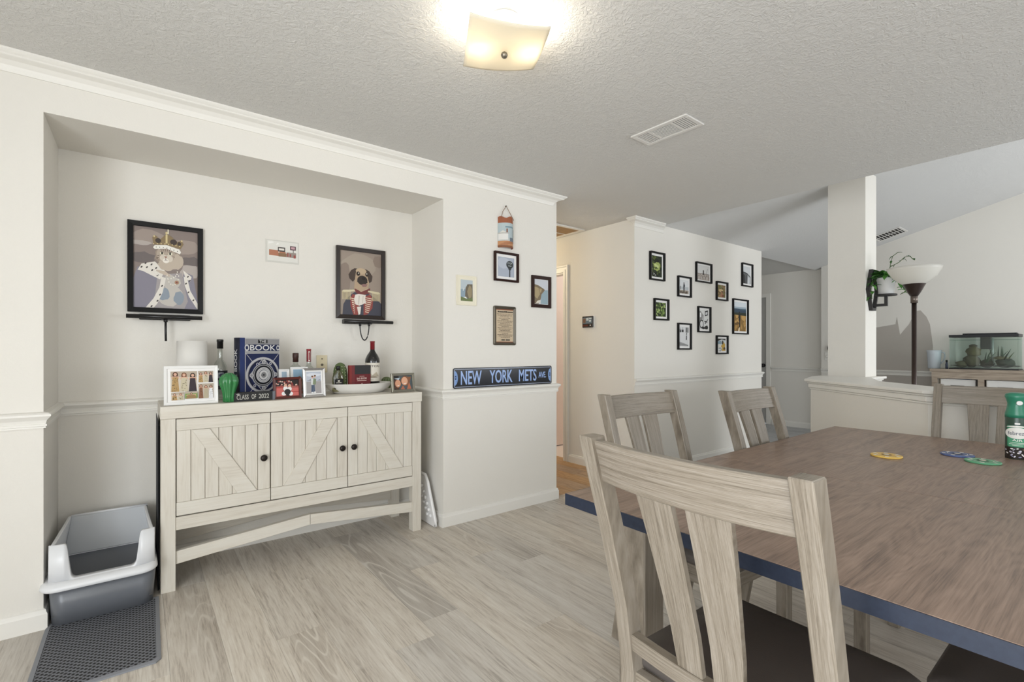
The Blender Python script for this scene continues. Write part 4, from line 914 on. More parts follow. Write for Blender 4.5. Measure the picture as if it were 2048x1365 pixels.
# white collage frame
dr = [('#b6925c', '#3a2a20'), ('#c9bda0', '#6a5a48'), ('#3a3036',)]
t = picture('photo_frame', 'white collage frame with five group photos, leftmost on the sideboard', 'photo frame', .213, TS, .234, .198, 2.986, None, mat('white_frame', '#ecebe8', .4), b=.014, d=.014, rot=(-.10, 0, .02))
A = Art()
def photo(x0, y0, x1, y1, n, seed, bg='#cfc4b4', dd=dr):
    A.p(bg, rect(x0, y0, x1, y1)); A.p('#b9a894', rect(x0, y0 + (y1-y0)*.72, x1, y1)); people(A, n, x0 + .005, x1 - .005, y0, y1 - .03, seed, dd)
photo(.07, .31, .62, .92, 3, 1); photo(.64, .57, .97, .92, 3, 2); photo(.64, .08, .97, .53, 3, 3, '#bfb2a2', [('#8a5a40', '#3a2a20'), ('#b6a88c',), ('#e4e4e6', '#26262c')]); photo(.08, .06, .34, .29, 2, 4); photo(.36, .09, .62, .30, 1, 5, '#7d9a4a', [('#9a7a50',)])
A.build('collage_print', t, .206, .170, lambda x, y, e: (-.103 + x, -.0064 - e, .014 + y)); easel(t, .19)
# table lamp
t = thing('table_lamp', 'small table lamp with a plain white drum shade behind the collage frame', 'lamp', (.232, 3.215, TS))
M().lathe([(.05, 0), (.052, .004), (.052, .012), (.015, .018), (.010, .03), (.010, .17)], n=24).build('base', mat('lamp_base_white', '#dedbd5', .4), t)
M().loft([[(.074*math.cos(a), .074*math.sin(a), .13) for a in [2*PI*i/40 for i in range(40)]], [(.0715*math.cos(a), .0715*math.sin(a), .330) for a in [2*PI*i/40 for i in range(40)]], [(.0695*math.cos(a), .0695*math.sin(a), .330) for a in [2*PI*i/40 for i in range(40)]], [(.072*math.cos(a), .072*math.sin(a), .13) for a in [2*PI*i/40 for i in range(40)]]], False, False).build('shade', mat('shade_linen', '#eae7e1', .8), t)
M().tube([(-.07, 0, .31), (.07, 0, .31)], .002, 6).build('shade_spider', black_m, t)
# bottles
clear = glassy('clear_glass', '#eef1ee', .14, .04)
def bottle(x, y, label, prof, cap, capm, lab=None, glassm=None, n=24, sx=1., sy=1., liquid=None):
    t = thing('bottle', label, 'bottle', (x, y, TS))
    M().lathe(prof, n=n, sx=sx, sy=sy).build('glass_body', glassm or clear, t)
    M().lathe(cap, n=20).build('cap', capm, t)
    if lab:
        (r, z0, z1, a0, a1, arts) = lab
        arts.build('label', t, 1, 1, lambda u, v, e: (sx*(r + e)*math.cos(a0 + (a1-a0)*u), sy*(r + e)*math.sin(a0 + (a1-a0)*u), z0 + (z1-z0)*v), cuts=10)
    return t
def lab_strips(base, extra=()):
    A = Art().p(base, *[rect(i/12, 0, (i+1)/12, 1) for i in range(12)])
    for c, q in extra: A.p(c, q)
    return A
bottle(.360, 3.165, 'clear glass bottle with a tall black stopper behind the ceramic cactus', [(.034, 0), (.036, .004), (.036, .16), (.034, .185), (.024, .212), (.014, .226), (.0125, .24), (.0125, .30), (.014, .302)], [(.0155, .288), (.0155, .326), (.017, .327), (.017, .338), (.014, .340)], mat('stopper_black', '#151414', .35),
       (.0363, .06, .165, PI*1.05, PI*1.95, lab_strips('#2b2d33', (('#a9adb4', ell(.5, .75, .3, .16)), ('#3b4458', ell(.55, .75, .14, .10)), ('#9aa0aa', rect(.2, .2, .8, .5))))))
bottle(.772, 3.215, 'clear bottle with a dark wooden stopper behind the silver frame', [(.033, 0), (.034, .004), (.034, .165), (.03, .178), (.017, .188), (.0145, .196), (.0145, .222)], [(.0165, .205), (.0165, .232), (.0178, .234), (.0178, .260), (.015, .262)], mat('stopper_brown', '#3a1f1a', .5))
bottle(.853, 3.225, 'clear bottle with a red striped neck wrap behind the silver frame', [(.034, 0), (.035, .004), (.035, .150), (.028, .168), (.015, .182), (.0125, .20), (.0125, .26)], [(.0135, .206), (.0135, .276), (.0145, .277), (.0145, .286), (.012, .287)], mat('wrap_red', '#93323a', .4),
       (.0138, .21, .272, PI*1.35, PI*1.62, lab_strips('#e6d6cc', (('#93323a', rect(.2, .1, .8, .9)),))))
# green glazed cactus vase
t = thing('ceramic_cactus', 'glossy green ribbed ceramic cactus in front of the class sign', 'ornament', (.381, 2.990, TS))
M().lathe([(.020, 0), (.026, .003), (.0255, .03), (.030, .06), (.040, .095), (.0425, .113), (.039, .132), (.028, .147), (.014, .156), (.002, .159)], n=72, lobes=8, depth=.11).build('ribbed_body', mat('green_glaze', '#2f7d44', .12, coat=.6), t)
# big book with engraved cover
bk = thing('book', 'large navy and silver hardcover book with a ring emblem and BOOK title', 'book', (.442, 3.052, TS), (0, 0, math.radians(23)))
bw, bh, bt = .242, .349, .055
M().box(.006, bw - .006, .004, bt - .004, .005, bh - .005).build('pages', mat('paper', '#e5ddcb', .8), bk)
nb = mat('book_navy', '#1b2752', .5)
M().box(0, bw, 0, .004, 0, bh).build('front_cover', nb, bk, bevel=.001); M().box(0, bw, bt - .004, bt, 0, bh).build('back_cover', nb, bk)
M().loft([[(-.006*math.sin(PI*i/8) - .0005, bt*i/8, z) for i in range(9)] + [(.004, bt*(8-i)/8, z) for i in range(9)] for z in (0, bh)], True, True).build('spine', mat('spine_black', '#171c30', .5), bk)
A = Art().p('#24346b', rect(0, 0, .11, 1)).p('#b9b7b8', rect(.12, .0, 1, 1)).p('#8f8d90', rect(.13, .895, .99, .985)).p('#17224d', rect(.13, .785, .99, .895)).p('#111116', rect(.44, .915, .68, .975)).t('#cfcdcd', 'THE', .47, .925, .65, .968)
A.p('#c9c7c8', *ring(.165, .84, .03, .055, 20), *ring(.955, .84, .025, .045, 16)).t('#d9d7d6', 'BOOK', .24, .795, .89, .888)
A.p('#9a989b', rect(.13, .755, .99, .778)).p('#16214f', rect(.135, .03, .985, .745))
def rings2(col, r0, r1, n=40):
    a, b = ell(.56, .39, r0, r0*bw/bh, n), ell(.56, .39, r1, r1*bw/bh, n)
    A.p(col, *[[a[i], a[(i+1) % n], b[(i+1) % n], b[i]] for i in range(n)])
A.p('#b4b2b5', [(.135, .03), (.15, .03), (.56, .38), (.545, .39)], [(.985, .03), (.97, .03), (.56, .38), (.575, .39)], [(.135, .745), (.15, .745), (.56, .40), (.545, .39)], [(.985, .745), (.97, .745), (.56, .40), (.575, .39)])
rings2('#bab8bb', .375, .425); rings2('#14183a', .32, .372); rings2('#8f8d92', .368, .376)
A.p('#16214f', ell(.56, .39, .32, .32*bw/bh, 36))
for a_, b_ in (((.56, .67), (.90, .39)), ((.90, .39), (.56, .11)), ((.56, .11), (.22, .39)), ((.22, .39), (.56, .67))):
    dx, dy = b_[0]-a_[0], b_[1]-a_[1]; l_ = math.hypot(dx, dy); nx, ny = -dy/l_*.007, dx/l_*.007
    A.p('#b4b2b5', [(a_[0]+nx, a_[1]+ny), (b_[0]+nx, b_[1]+ny), (b_[0]-nx, b_[1]-ny), (a_[0]-nx, a_[1]-ny)])
rings2('#a9a7aa', .225, .285); rings2('#22252f', .245, .262); rings2('#111319', .19, .225); rings2('#c4c2c4', .125, .185); rings2('#77757c', .15, .158); A.p('#c9c7c8', ell(.56, .39, .115, .115*bw/bh, 28)).p('#15171d', ell(.56, .39, .068, .068*bw/bh, 24)).p('#c9c7c8', *[[(.56 + .014*math.cos(a), .39 + .010*math.sin(a)), (.56 + .066*math.cos(a-.12), .39 + .045*math.sin(a-.12)), (.56 + .066*math.cos(a+.12), .39 + .045*math.sin(a+.12))] for a in [2*PI*i/12 for i in range(12)]])
for x_, y_ in ((.56, .605), (.56, .175), (.255, .39), (.865, .39)): A.p('#bab8bb', ell(x_, y_, .05, .035, 18)).p('#8f8d92', ell(x_, y_, .028, .02, 12))
for x_, y_ in ((.40, .57), (.73, .575), (.22, .10), (.33, .22), (.80, .20)): A.p('#b4b2b5', ell(x_, y_, .035, .025, 14)).p('#3a4270', ell(x_, y_, .02, .014, 10))
A.build('cover_print', bk, bw, bh, lambda x, y, e: (x, -.0002 - e, y))
Art().t('#b9b7b8', 'THE BOOK', .15, .10, .85, .90, True).build('spine_print', bk, bt*.7, bh*.8, lambda x, y, e: (-.0072 - e, bt*.85 - x, bh*.10 + y))
# class of 2022 block
t = thing('graduation_sign', 'black block sign lettered CLASS OF 2022 in front of the book', 'sign', (.503, 2.992, TS))
M().box(-.102, .090, -.012, .018, 0, .049).build('block', mat('sign_black', '#141414', .5), t, bevel=.001)
M().box(.0905, .104, -.012, .018, 0, .049).build('end_piece', mat('sign_grey', '#6a6d74', .5), t, bevel=.001)
Art().t('#b9b6ad', 'CLASS', .08, .20, .38, .74).t('#b9b6ad', 'OF', .455, .22, .57, .74).t('#b9b6ad', '2022', .64, .24, .91, .76).p('#a09d96', [(.06, .80), (.12, .72), (.17, .80), (.12, .90)]).build('lettering', t, .192, .049, lambda x, y, e: (-.102 + x, -.0122 - e, y))
# double white frame seen between the book and the silver frame
for (xc, w_, h_, lab, cols) in ((.683, .058, .166, 'narrow white photo frame just right of the big book', ('#9fb4c4', '#c98a5a')), (.768, .100, .178, 'white photo frame behind the red-brown frame', ('#8fb0c9', '#b06a4a'))):
    A = Art().p(cols[0], full()).p('#7a4a30', ell(.5, .38, .30, .34, 16)).p('#d09a78', ell(.48, .36, .22, .28, 16)).p(cols[1], rect(.1, 0, .9, .12))
    t = picture('photo_frame', lab, 'photo frame', xc, TS, w_, h_, 3.105, A, mat('white_frame', '#ecebe8', .4), b=.009, d=.010, inset=.015, rot=(-.08, 0, 0)); easel(t, h_, .035, .03)
# red-brown frame
A = Art().p('#a85a52', full()).p('#2b2424', rect(0, .62, 1, 1)).p('#d06a62', rect(0, .0, .30, .52), rect(.68, .0, 1, .50)).p('#b8453f', rect(.0, .50, .34, .58), rect(.70, .22, 1, .28))
r_ = random.Random(9)
A.p('#8f3a36', *[ell(r_.random(), r_.uniform(.62, .95), .05, .06, 8) for _ in range(12)]).p('#d9b8a6', *[ell(r_.random(), r_.uniform(.66, .94), .035, .045, 8) for _ in range(12)])
A.p('#e9e6e4', ell(.42, .46, .10, .16), ell(.60, .44, .09, .14), ell(.34, .16, .10, .12), ell(.64, .14, .10, .12)).p('#2f2a2c', ell(.50, .26, .14, .18), rect(.44, .0, .58, .16)).p('#d9a88e', ell(.42, .66, .07, .09), ell(.60, .64, .07, .09))
t = picture('photo_frame', 'red-brown wooden photo frame with a red group photo', 'photo frame', .676, TS, .152, .122, 3.000, A, mat('mahogany', '#54231c', .3), b=.014, d=.016, rot=(-.12, 0, .04)); easel(t, .12)
# silver portrait frame
A = Art().p('#b9bfcb', rect(0, .55, 1, 1)).p('#a39d9c', rect(0, 0, 1, .55)).p('#d4d8df', blob(.5, .85, .5, .08, seed=2)).p('#8e9098', [(0, .58), (.3, .66), (.5, .58)], [(.7, .58), (.9, .64), (1, .58)]).p('#4a5a72', [(.30, .02), (.42, .02), (.46, .40), (.34, .42)], [(.44, .04), (.56, .02), (.54, .40), (.46, .40)]).p('#cfd3d0', [(.30, .40), (.46, .38), (.50, .66), (.32, .68)]).p('#7d8a6a', [(.42, .42), (.62, .40), (.66, .66), (.48, .70)]).p('#d9a88e', ell(.42, .74, .06, .05), ell(.56, .77, .06, .05)).p('#6a4a34', ell(.40, .78, .07, .04), ell(.58, .81, .07, .035)).p('#e8e8e6', ell(.55, .05, .08, .035), ell(.38, .04, .08, .03))
t = picture('photo_frame', 'silver portrait photo frame of a couple outdoors', 'photo frame', .826, TS, .128, .172, 3.008, A, mat('silver_frame', '#c6c4c2', .22, .85), b=.014, d=.016, inset=.021, rot=(-.12, 0, .03)); easel(t, .17)
# pewter frame at the right end
A = Art().p('#4f5a5e', full()).p('#2c2826', rect(0, 0, .3, 1)).p('#5a3626', ell(.22, .46, .20, .34), [(.02, .1), (.2, .5), (.3, .0)]).p('#d99a78', ell(.24, .44, .15, .28)).p('#8a5638', ell(.64, .62, .24, .36), [(.78, .1), (.96, .9), (.6, .9)]).p('#e0a684', ell(.60, .60, .17, .30)).p('#f2e6dd', [(.52, .42), (.70, .46), (.62, .38)], [(.18, .30), (.32, .32), (.26, .26)]).p('#b9c9d6', [(.05, .8), (.35, .86), (.3, .7)]).p('#b86a4c', [(.7, .0), (.95, 0), (.85, .5)], [(.36, .0), (.6, .0), (.5, .3)])
t = picture('photo_frame', 'pewter landscape frame with a smiling selfie, rightmost on the sideboard', 'photo frame', 1.398, TS, .175, .125, 3.012, A, mat('pewter_frame', '#8d897c', .25, .8), b=.017, d=.016, rot=(-.12, 0, .10)); easel(t, .12)
# white serving dish with its contents
dz = .008
t = thing('serving_dish', 'long oval white ceramic dish holding bottles and cacti', 'dish', (1.152, 3.150, TS))
oprof = [(.15, 0), (.165, .003), (.20, .030), (.222, .060), (.2245, .062), (.220, .064), (.195, .034), (.158, .009), (.02, .008)]
M().lathe(oprof, n=64, sy=.58).build('bowl', mat('white_ceramic', '#e6e3dd', .2), t)
def dish_cactus(x, y, r, h, label, dots):
    t = thing('toy_cactus', label, 'ornament', (x, y, TS + .0095))
    pr = [(r*.72, 0), (r*.8, .004), (r*.97, h*.3), (r, h*.55), (r*.9, h*.78), (r*.62, h*.93), (r*.25, h*.99), (.001, h)]
    M().lathe(pr, n=72, lobes=12, depth=.06).build('ribbed_body', mat('cactus_olive', '#5a6b41', .6), t)
    mb = M()
    for k in range(12):
        a = 2*PI*(k + .0)/12
        for j in range(9):
            u = .08 + .88*j/9; zz = h*u
            for (r0, z0), (r1, z1) in zip(pr, pr[1:]):
                if z0 <= zz <= z1: rr_ = r0 + (r1-r0)*(zz-z0)/max(1e-6, z1-z0)
            rr_ *= 1.065; e = .0022 if dots else .0012
            c, s = math.cos(a), math.sin(a); p = (rr_*c, rr_*s, zz)
            mb.add([(p[0]-s*e, p[1]+c*e, p[2]-e), (p[0]+s*e, p[1]-c*e, p[2]-e), (p[0]+s*e, p[1]-c*e, p[2]+e), (p[0]-s*e, p[1]+c*e, p[2]+e), (p[0]+c*e, p[1]+s*e, p[2])], [(0, 1, 4), (1, 2, 4), (2, 3, 4), (3, 0, 4)])
    sp2 = mb.build('spines', mat('spine_cream', '#e6e3cf', .7), t); sp2['kind'] = 'stuff'
dish_cactus(1.030, 3.160, .043, .19, 'tall white-dotted green cactus ornament in the dish', True)
dish_cactus(1.398, 3.283, .036, .080, 'small round cactus ornament behind the right end of the dish', False)
t = thing('bottle', 'small flat whiskey bottle with a black cap in the dish', 'bottle', (.998, 3.102, TS + .017))
M().loft([[(.035*k*c, .014*kk*s, z) for c, s in [(math.copysign(abs(math.cos(2*PI*i/28))**.6, math.cos(2*PI*i/28)), math.copysign(abs(math.sin(2*PI*i/28))**.7, math.sin(2*PI*i/28))) for i in range(28)]] for k, kk, z in ((.9, .9, 0), (1, 1, .004), (1, 1, .085), (.93, .95, .100), (.55, .8, .122), (.30, .72, .132), (.30, .72, .142))]).build('glass_body', glassy('whiskey_glass', '#d8d6b8', .12, .05, .12, '#6f6b4a'), t)
M().lathe([(.0125, .136), (.0125, .160), (.011, .162)], n=16).build('cap', mat('stopper_black', '#151414', .35), t)
Art().p('#191717', rect(0, 0, 1, 1)).p('#c9c2b4', rect(.2, .62, .8, .68), rect(.38, .76, .62, .92)).p('#b0413c', ell(.5, .3, .26, .2)).p('#e6ddd0', ell(.5, .3, .14, .11)).build('label', t, .054, .062, lambda x, y, e: (-.027 + x, -.0150 - e, .016 + y))
t = thing('book', 'small red and black hardcover bar book standing in the dish', 'book', (1.140, 3.100, TS + .0095), (0, 0, .12))
bw, bh, bt = .146, .172, .022
M().box(.003 - bw/2, bw/2 - .003, .003, bt - .003, .003, bh - .003).build('pages', mat('paper', '#e5ddcb', .8), t)
rd = mat('book_red', '#6e1f22', .5)
M().box(-bw/2, bw/2, 0, .003, 0, bh).box(-bw/2, bw/2, bt - .003, bt, 0, bh).box(-bw/2 - .002, -bw/2 + .003, 0, bt, 0, bh).build('cover', rd, t, bevel=.0008)
Art().p('#8a2f2c', rect(0, 0, .10, 1)).p('#2f2f31', rect(.24, .66, 1, 1), rect(.24, 0, 1, .12)).p('#6f2024', rect(.24, .12, 1, .66)).t('#e6cfc4', 'BAR BOOK', .34, .46, .82, .53).p('#d9b9ae', rect(.46, .57, .70, .585), rect(.36, .40, .80, .43), rect(.44, .20, .74, .22), ell(.58, .29, .03, .03)).build('cover_print', t, bw, bh, lambda x, y, e: (-bw/2 + x, -.0002 - e, y))
t = thing('bottle', 'magnum red wine bottle with a pale label and red capsule in the dish', 'bottle', (1.245, 3.158, TS + .0095))
M().lathe([(.044, 0), (.0485, .005), (.0485, .195), (.046, .212), (.036, .235), (.022, .256), (.0155, .268), (.0145, .285), (.0145, .325)], n=40).build('glass_body', mat('dark_bottle_glass', '#0e0f0e', .08, coat=.5), t)
M().lathe([(.0152, .264), (.0150, .322), (.0162, .323), (.0162, .330), (.013, .331)], n=24).build('capsule', mat('capsule_red', '#7d1f27', .35), t)
va = math.atan2(-3.158, -1.245)
A = Art().p('#d9d2c4', *[rect(i/16, .22, (i+1)/16, 1) for i in range(16)]).p('#6a5f58', *[rect(i/16, .0, (i+1)/16, .10) for i in range(16)]).p('#b7aa94', [(.2, .42), (.4, .56), (.5, .48), (.7, .62), (.85, .42)]).p('#9a8c78', [(.25, .40), (.55, .46), (.8, .38), (.5, .36)], rect(.3, .28, .55, .295)).t('#6b625a', 'INTERI', .20, .82, .88, .90)
A.build('label', t, 1, 1, lambda u, v, e: ((.0487 + e)*math.cos(va - 1.35 + 2.7*u), (.0487 + e)*math.sin(va - 1.35 + 2.7*u), .028 + .158*v), cuts=14)

# ------------------------------------------------------------ living room
# torchiere floor lamp behind the half wall
t = thing('floor_lamp', 'dark torchiere floor lamp with a white glass bowl behind the half wall', 'floor lamp', (4.575, 1.024, 0))
bz = mat('bronze_pole', '#3a2f2b', .3, .6)
M().lathe([(.125, 0), (.13, .004), (.13, .018), (.05, .028), (.02, .045)], n=32).build('base', bz, t)
M().tube([(0, 0, .03), (0, 0, 1.585)], .0155, 16).build('pole', bz, t)
M().lathe([(.022, 1.555), (.022, 1.604), (.018, 1.606)], n=20).build('collar', mat('bronze_light', '#6f655e', .3, .7), t)
M().lathe([(.022, 1.604), (.038, 1.630), (.068, 1.692), (.070, 1.698), (.05, 1.694), (.02, 1.65)], n=32).build('cup', bz, t)
M().lathe([(.068, 1.694), (.094, 1.712), (.132, 1.752), (.158, 1.797), (.165, 1.818), (.161, 1.818), (.128, 1.757), (.092, 1.717), (.062, 1.700)], n=40, cap=False).build('glass_bowl', translucent('frosted_bowl', '#f1efe9', .5), t)
# console with bins, aquarium, pitcher, small bottle
t = thing('console', 'rustic grey-brown wooden console against the living room wall', 'console', (7.79, .95, 0))
y0, y1 = -.75, .60
M().box(-.215, .215, y0, y1, .945, .980).build('top', rustic_m, t, bevel=.003)
M().box(-.207, -.187, y0 + .018, y1 - .018, .868, .945).build('front_rail', rustic_m, t)
for yy in (y0 + .02, y1 - .07, .125, -.30): M().box(-.205, -.155, yy, yy + .05, 0, .945).build('post', rustic_m, t)
for yy in (y0 + .02, y1 - .07): M().box(.15, .20, yy, yy + .05, 0, .945).build('post', rustic_m, t)
M().box(-.205, .20, y0 + .02, y1 - .02, .10, .13).build('bottom_shelf', rustic_m, t); M().box(-.205, .20, y0 + .02, y1 - .02, .53, .555).build('shelf', rustic_m, t); M().box(.19, .20, y0 + .02, y1 - .02, .13, .945).build('back', rustic_m, t)
bin_m = mat('bin_white', '#e6e4e0', .7)
for yc, lab in ((1.302, 'white fabric bin in the console, left of the middle post'), (.905, 'white fabric bin in the console, below the aquarium')):
    b_ = thing('storage_bin', lab, 'storage bin', (7.755, yc, .555), group='white bins in the console')
    M().loft([rrect(-.14, .16, -.15, .15, .01, 0), rrect(-.145, .165, -.155, .155, .01, .305), rrect(-.135, .155, -.145, .145, .01, .305), rrect(-.13, .15, -.14, .14, .01, .01)], True, True, smooth=False).build('box', bin_m, b_)
    M().box(-.152, -.143, -.06, .06, .20, .235).build('handle', mat('bin_handle', '#5a5550', .6), b_)
cl = M(); cp2 = []
for i in range(15):
    a = PI*i/14; cp2.append((.11*math.cos(a), .020 + .030*math.sin(a)))
cl.prism([(-.11, 0)] + cp2[::-1] + [(.11, 0)], 'x', -.06, .06)
o = cl.build('folded_cloth', mat('lavender_cloth', '#8f9ac4', .9), bevel=.004); o.location = (7.70, 1.30, .861); tag(o, 'lavender cloth bundled on top of the left white bin', 'cloth')
t = thing('aquarium', 'glass aquarium with rocks and plants on the wooden console', 'aquarium', (7.79, 1.095, .980))
hw_, hd, hh = .285, .15, .375
tk = mat('aquarium_black', '#191b1f', .4)
gm = glassy('tank_glass', '#f5faf8', .06, .02)
for (a0, a1, b0, b1) in ((-hd, -hd + .005, -hw_, hw_), (hd - .005, hd, -hw_, hw_), (-hd + .005, hd - .005, -hw_, -hw_ + .005), (-hd + .005, hd - .005, hw_ - .005, hw_)):
    M().box(a0, a1, b0, b1, .012, hh).build('glass_pane', gm, t)
M().box(-hd - .004, hd + .004, -hw_ - .004, hw_ + .004, 0, .012).build('base_frame', tk, t)
tf = M(); tf.box(-hd - .004, -hd + .012, -hw_ - .004, hw_ + .004, hh, hh + .03).box(hd - .012, hd + .004, -hw_ - .004, hw_ + .004, hh, hh + .03).box(-hd + .012, hd - .012, -hw_ - .004, -hw_ + .012, hh, hh + .03).box(-hd + .012, hd - .012, hw_ - .012, hw_ + .004, hh, hh + .03); tf.build('top_frame', tk, t)
M().box(-hd + .012, hd - .012, -hw_ + .012, hw_ - .012, hh + .022, hh + .028).build('lid', glassy('lid_glass', '#cfd6d4', .25, .05), t)
M().box(-.05, .05, -hw_ + .02, hw_ - .10, hh + .032, hh + .046).build('hood_light', tk, t, bevel=.003)
M().box(-hd + .006, hd - .006, -hw_ + .006, hw_ - .006, hh - .032, hh - .030).build('water_surface', glassy('tank_water', '#d8ebe5', .10, .03), t)
gr = M(); r_ = random.Random(4); G = 12
gr.add([(-hd + .008 + (2*hd - .016)*i/G, -hw_ + .008 + (2*hw_ - .016)*j/(2*G), .035 + .014*r_.random()) for j in range(2*G+1) for i in range(G+1)], [(j*(G+1)+i, j*(G+1)+i+1, (j+1)*(G+1)+i+1, (j+1)*(G+1)+i) for j in range(2*G) for i in range(G)]).build('gravel', mat('tank_gravel', '#3d3a33', .9), t)['kind'] = 'stuff'
def rock(x, y, z, rx, ry, rz, seed, col, nm='rock'):
    r = random.Random(seed); pr = [(.3, -1), (.8, -.7), (1, -.1), (.85, .4), (.5, .85), (.05, 1)]
    mb = M(); L_ = []
    for k, (rr_, zz) in enumerate(pr): L_.append([(x + rx*rr_*(1 + r.uniform(-.22, .22))*math.cos(2*PI*i/12), y + ry*rr_*(1 + r.uniform(-.22, .22))*math.sin(2*PI*i/12), z + rz*zz) for i in range(12)])
    mb.loft(L_, True, True).build(nm, mat('rock_' + col[1:], col, .9), t)
rock(-.02, .11, .10, .08, .075, .075, 1, '#4f4c34'); rock(-.03, .09, .21, .05, .065, .06, 2, '#5d5836'); rock(0, .10, .275, .03, .035, .02, 3, '#4a4630'); rock(-.04, .19, .06, .06, .06, .04, 4, '#5c5a40'); rock(0, -.02, .07, .07, .06, .05, 5, '#2e322c'); rock(-.02, -.17, .08, .09, .085, .055, 6, '#35403a'); rock(-.03, -.13, .135, .05, .06, .02, 7, '#7a7358')
def blade(x, y, z, h, lean, col):
    p = [(x, y, z), (x + .004, y + lean*.4, z + h*.55), (x, y + lean, z + h)]
    M().tube(p, [.008, .007, .001], 5).build('water_plant', mat('plant_' + col[1:], col, .6), t)
for i in range(16): blade(r_.uniform(-.08, .08), r_.uniform(-.22, .02), .06, r_.uniform(.06, .22), r_.uniform(-.09, .05), r_.choice(['#2f4a34', '#3c5440', '#26392c', '#4a5a34']))
M().box(-.03, .03, -.055, .035, .235, hh + .01).build('filter_box', mat('filter_dark', '#232a2e', .5), t, bevel=.004)
M().tube([(0, -.065, hh - .01), (0, -.065, .06)], .010, 10).build('filter_tube', glassy('tube_clear', '#e8f0ee', .25, .1, .4, '#dfe8e6'), t)
t = thing('pitcher', 'frosted white plastic pitcher on the console beside the aquarium', 'pitcher', (7.77, 1.545, .980))
fp = translucent('frosted_plastic', '#dfe5ea', .35)
M().lathe([(.056, 0), (.059, .004), (.068, .19), (.074, .225), (.070, .225), (.064, .19), (.056, .008), (.01, .006)], n=32).build('body', fp, t)
M().tube([(0, -.065, .20), (0, -.095, .195), (0, -.102, .15), (0, -.088, .09), (0, -.060, .06)], .008, 8).build('handle', fp, t)
t = thing('bottle', 'small dark bottle between the pitcher and the aquarium', 'bottle', (7.70, 1.415, .980))
M().lathe([(.012, 0), (.013, .003), (.013, .055), (.009, .07), (.008, .085)], n=16).build('body', mat('navy_bottle', '#2b3047', .35), t); M().lathe([(.010, .082), (.010, .105), (.008, .106)], n=12).build('cap', black_m, t)

# hexagonal plant bracket on the column with a trailing plant
HXc, HYf, HZ = 5.25, 1.485, 1.745
t = thing('plant_bracket', 'black hexagonal metal wall bracket on the column', 'plant bracket', (HXc, HYf, HZ))
hexo = [(-.13, 0), (-.045, .185), (.045, .185), (.13, 0), (.045, -.185), (-.045, -.185)]
hexi = [(x_*.80, z_*.87) for x_, z_ in hexo]
mb = M()
for i in range(6):
    j = (i+1) % 6
    mb.add([(hexo[i][0], 0, hexo[i][1]), (hexo[j][0], 0, hexo[j][1]), (hexi[j][0], 0, hexi[j][1]), (hexi[i][0], 0, hexi[i][1]), (hexo[i][0], -.028, hexo[i][1]), (hexo[j][0], -.028, hexo[j][1]), (hexi[j][0], -.028, hexi[j][1]), (hexi[i][0], -.028, hexi[i][1])], [(0, 1, 5, 4), (4, 5, 6, 7), (2, 3, 7, 6), (3, 2, 1, 0)])
iron = mat('bracket_iron', '#2b2929', .5)
mb.build('hexagon_frame', iron, t)
M().box(-.013, .013, -.125, -.005, -.150, -.128).build('arm', iron, t); M().box(-.013, .013, -.125, -.103, -.128, -.060).build('upright', iron, t)
M().lathe([(.075, -.060), (.078, -.058), (.078, -.046), (.072, -.046)], cy=-.115, n=32).build('tray', iron, t)
t = thing('potted_plant', 'trailing green plant in a white pot on the hexagonal bracket', 'potted plant', (HXc, HYf - .115, HZ - .0455))
M().lathe([(.052, 0), (.055, .003), (.066, .120), (.071, .121), (.072, .145), (.066, .145), (.063, .128), (.01, .126)], n=32).build('pot', mat('white_pot', '#e9e8e6', .4), t)
M().lathe([(.0625, .128), (.05, .134), (.001, .136)], n=20).build('soil', mat('soil', '#3a2e24', .95), t)
lf = M(); LN = 8; lv = []
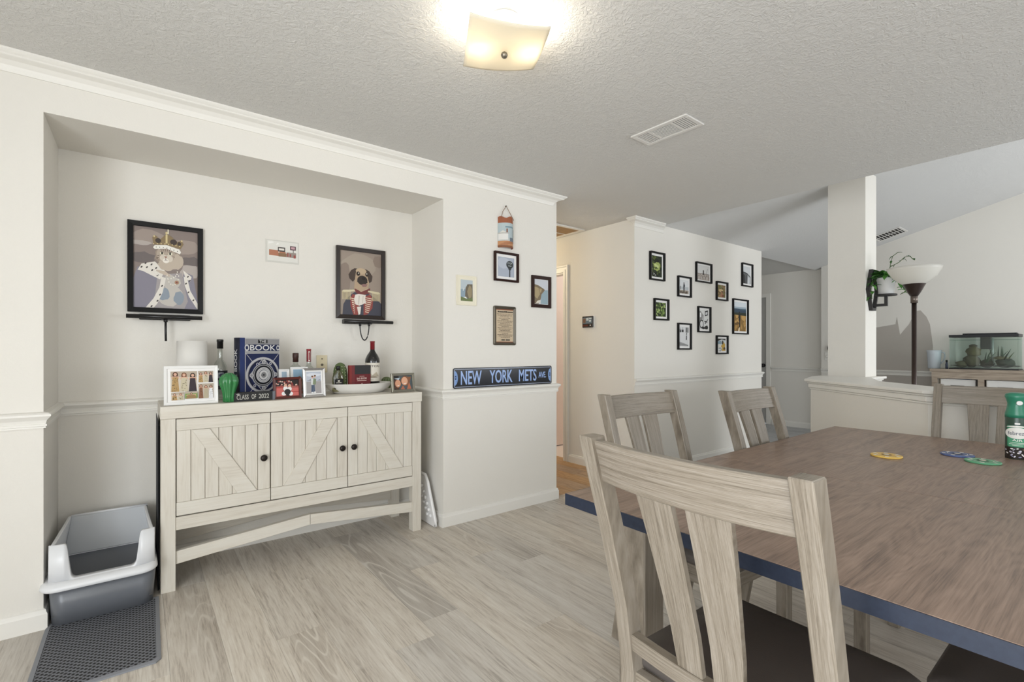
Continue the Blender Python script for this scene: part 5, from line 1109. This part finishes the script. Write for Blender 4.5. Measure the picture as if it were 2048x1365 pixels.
for i in range(LN + 1):
    u = i/LN; wv = .017*math.sin(PI*u**.75)*(1 - .2*u); lv += [(-wv, u*.062, .006*math.sin(PI*u) + .004), (0, u*.062, .006*math.sin(PI*u)), (wv, u*.062, .006*math.sin(PI*u) + .004)]
lfm = lf.add(lv, [(i*3+k, i*3+k+1, (i+1)*3+k+1, (i+1)*3+k) for i in range(LN) for k in range(2)], 0, True)
leafs = [lfm.build('leaf', mat('leaf_' + c[1:], c, .45), link=False) for c in ('#3f7a2c', '#2c5a20', '#5a9440')]
def leaf(x, y, z, rx, rz, s, k):
    o = bpy.data.objects.new('leaf', leafs[k]); C.objects.link(o); o.parent = t; o.location = (x, y, z); o.rotation_euler = (rx, 0, rz); o.scale = (s, s, s)
r_ = random.Random(12)
for i in range(70):
    a = r_.uniform(0, 2*PI); rr_ = r_.uniform(.02, .090); leaf(rr_*math.cos(a), min(.08, rr_*math.sin(a)*1.1), r_.uniform(.135, .20), r_.uniform(-.9, .5), a - PI/2 + r_.uniform(-.7, .7), r_.uniform(1.0, 1.6), r_.randrange(3))
def vine(pts, n, seed, k=None):
    r = random.Random(seed); M().tube(pts, .0028, 6).build('stem', mat('stem_green', '#4a5f30', .6), t)
    for i in range(n):
        u = (i + .5)/n*(len(pts) - 1); j = min(int(u), len(pts) - 2); q = Vector(pts[j]).lerp(Vector(pts[j+1]), u - j); leaf(q.x, q.y, q.z, r.uniform(-1.2, .3), r.uniform(0, 2*PI), r.uniform(1.0, 1.5) if k is None else r.uniform(.5, .8), r.randrange(3) if k is None else k)
vine([(0, -.06, .14), (0, -.11, .16), (-.01, -.145, .12), (-.01, -.160, .06), (-.01, -.155, .02), (0, -.10, -.01)], 14, 1)
vine([(.02, -.05, .15), (-.02, -.09, .155), (-.04, -.11, .12), (-.05, -.115, .08)], 9, 7)
vine([(-.05, .05, .15), (-.08, .085, .10), (-.08, .09, .04), (-.07, .085, -.04)], 9, 2)
vine([(0, -.02, .15), (0, -.03, .26), (0, -.045, .33), (0, -.085, .36)], 5, 3, 1)
vine([(0, -.03, .24), (0, -.09, .27), (0, -.13, .31), (0, -.165, .315), (0, -.19, .28)], 8, 4, 1)
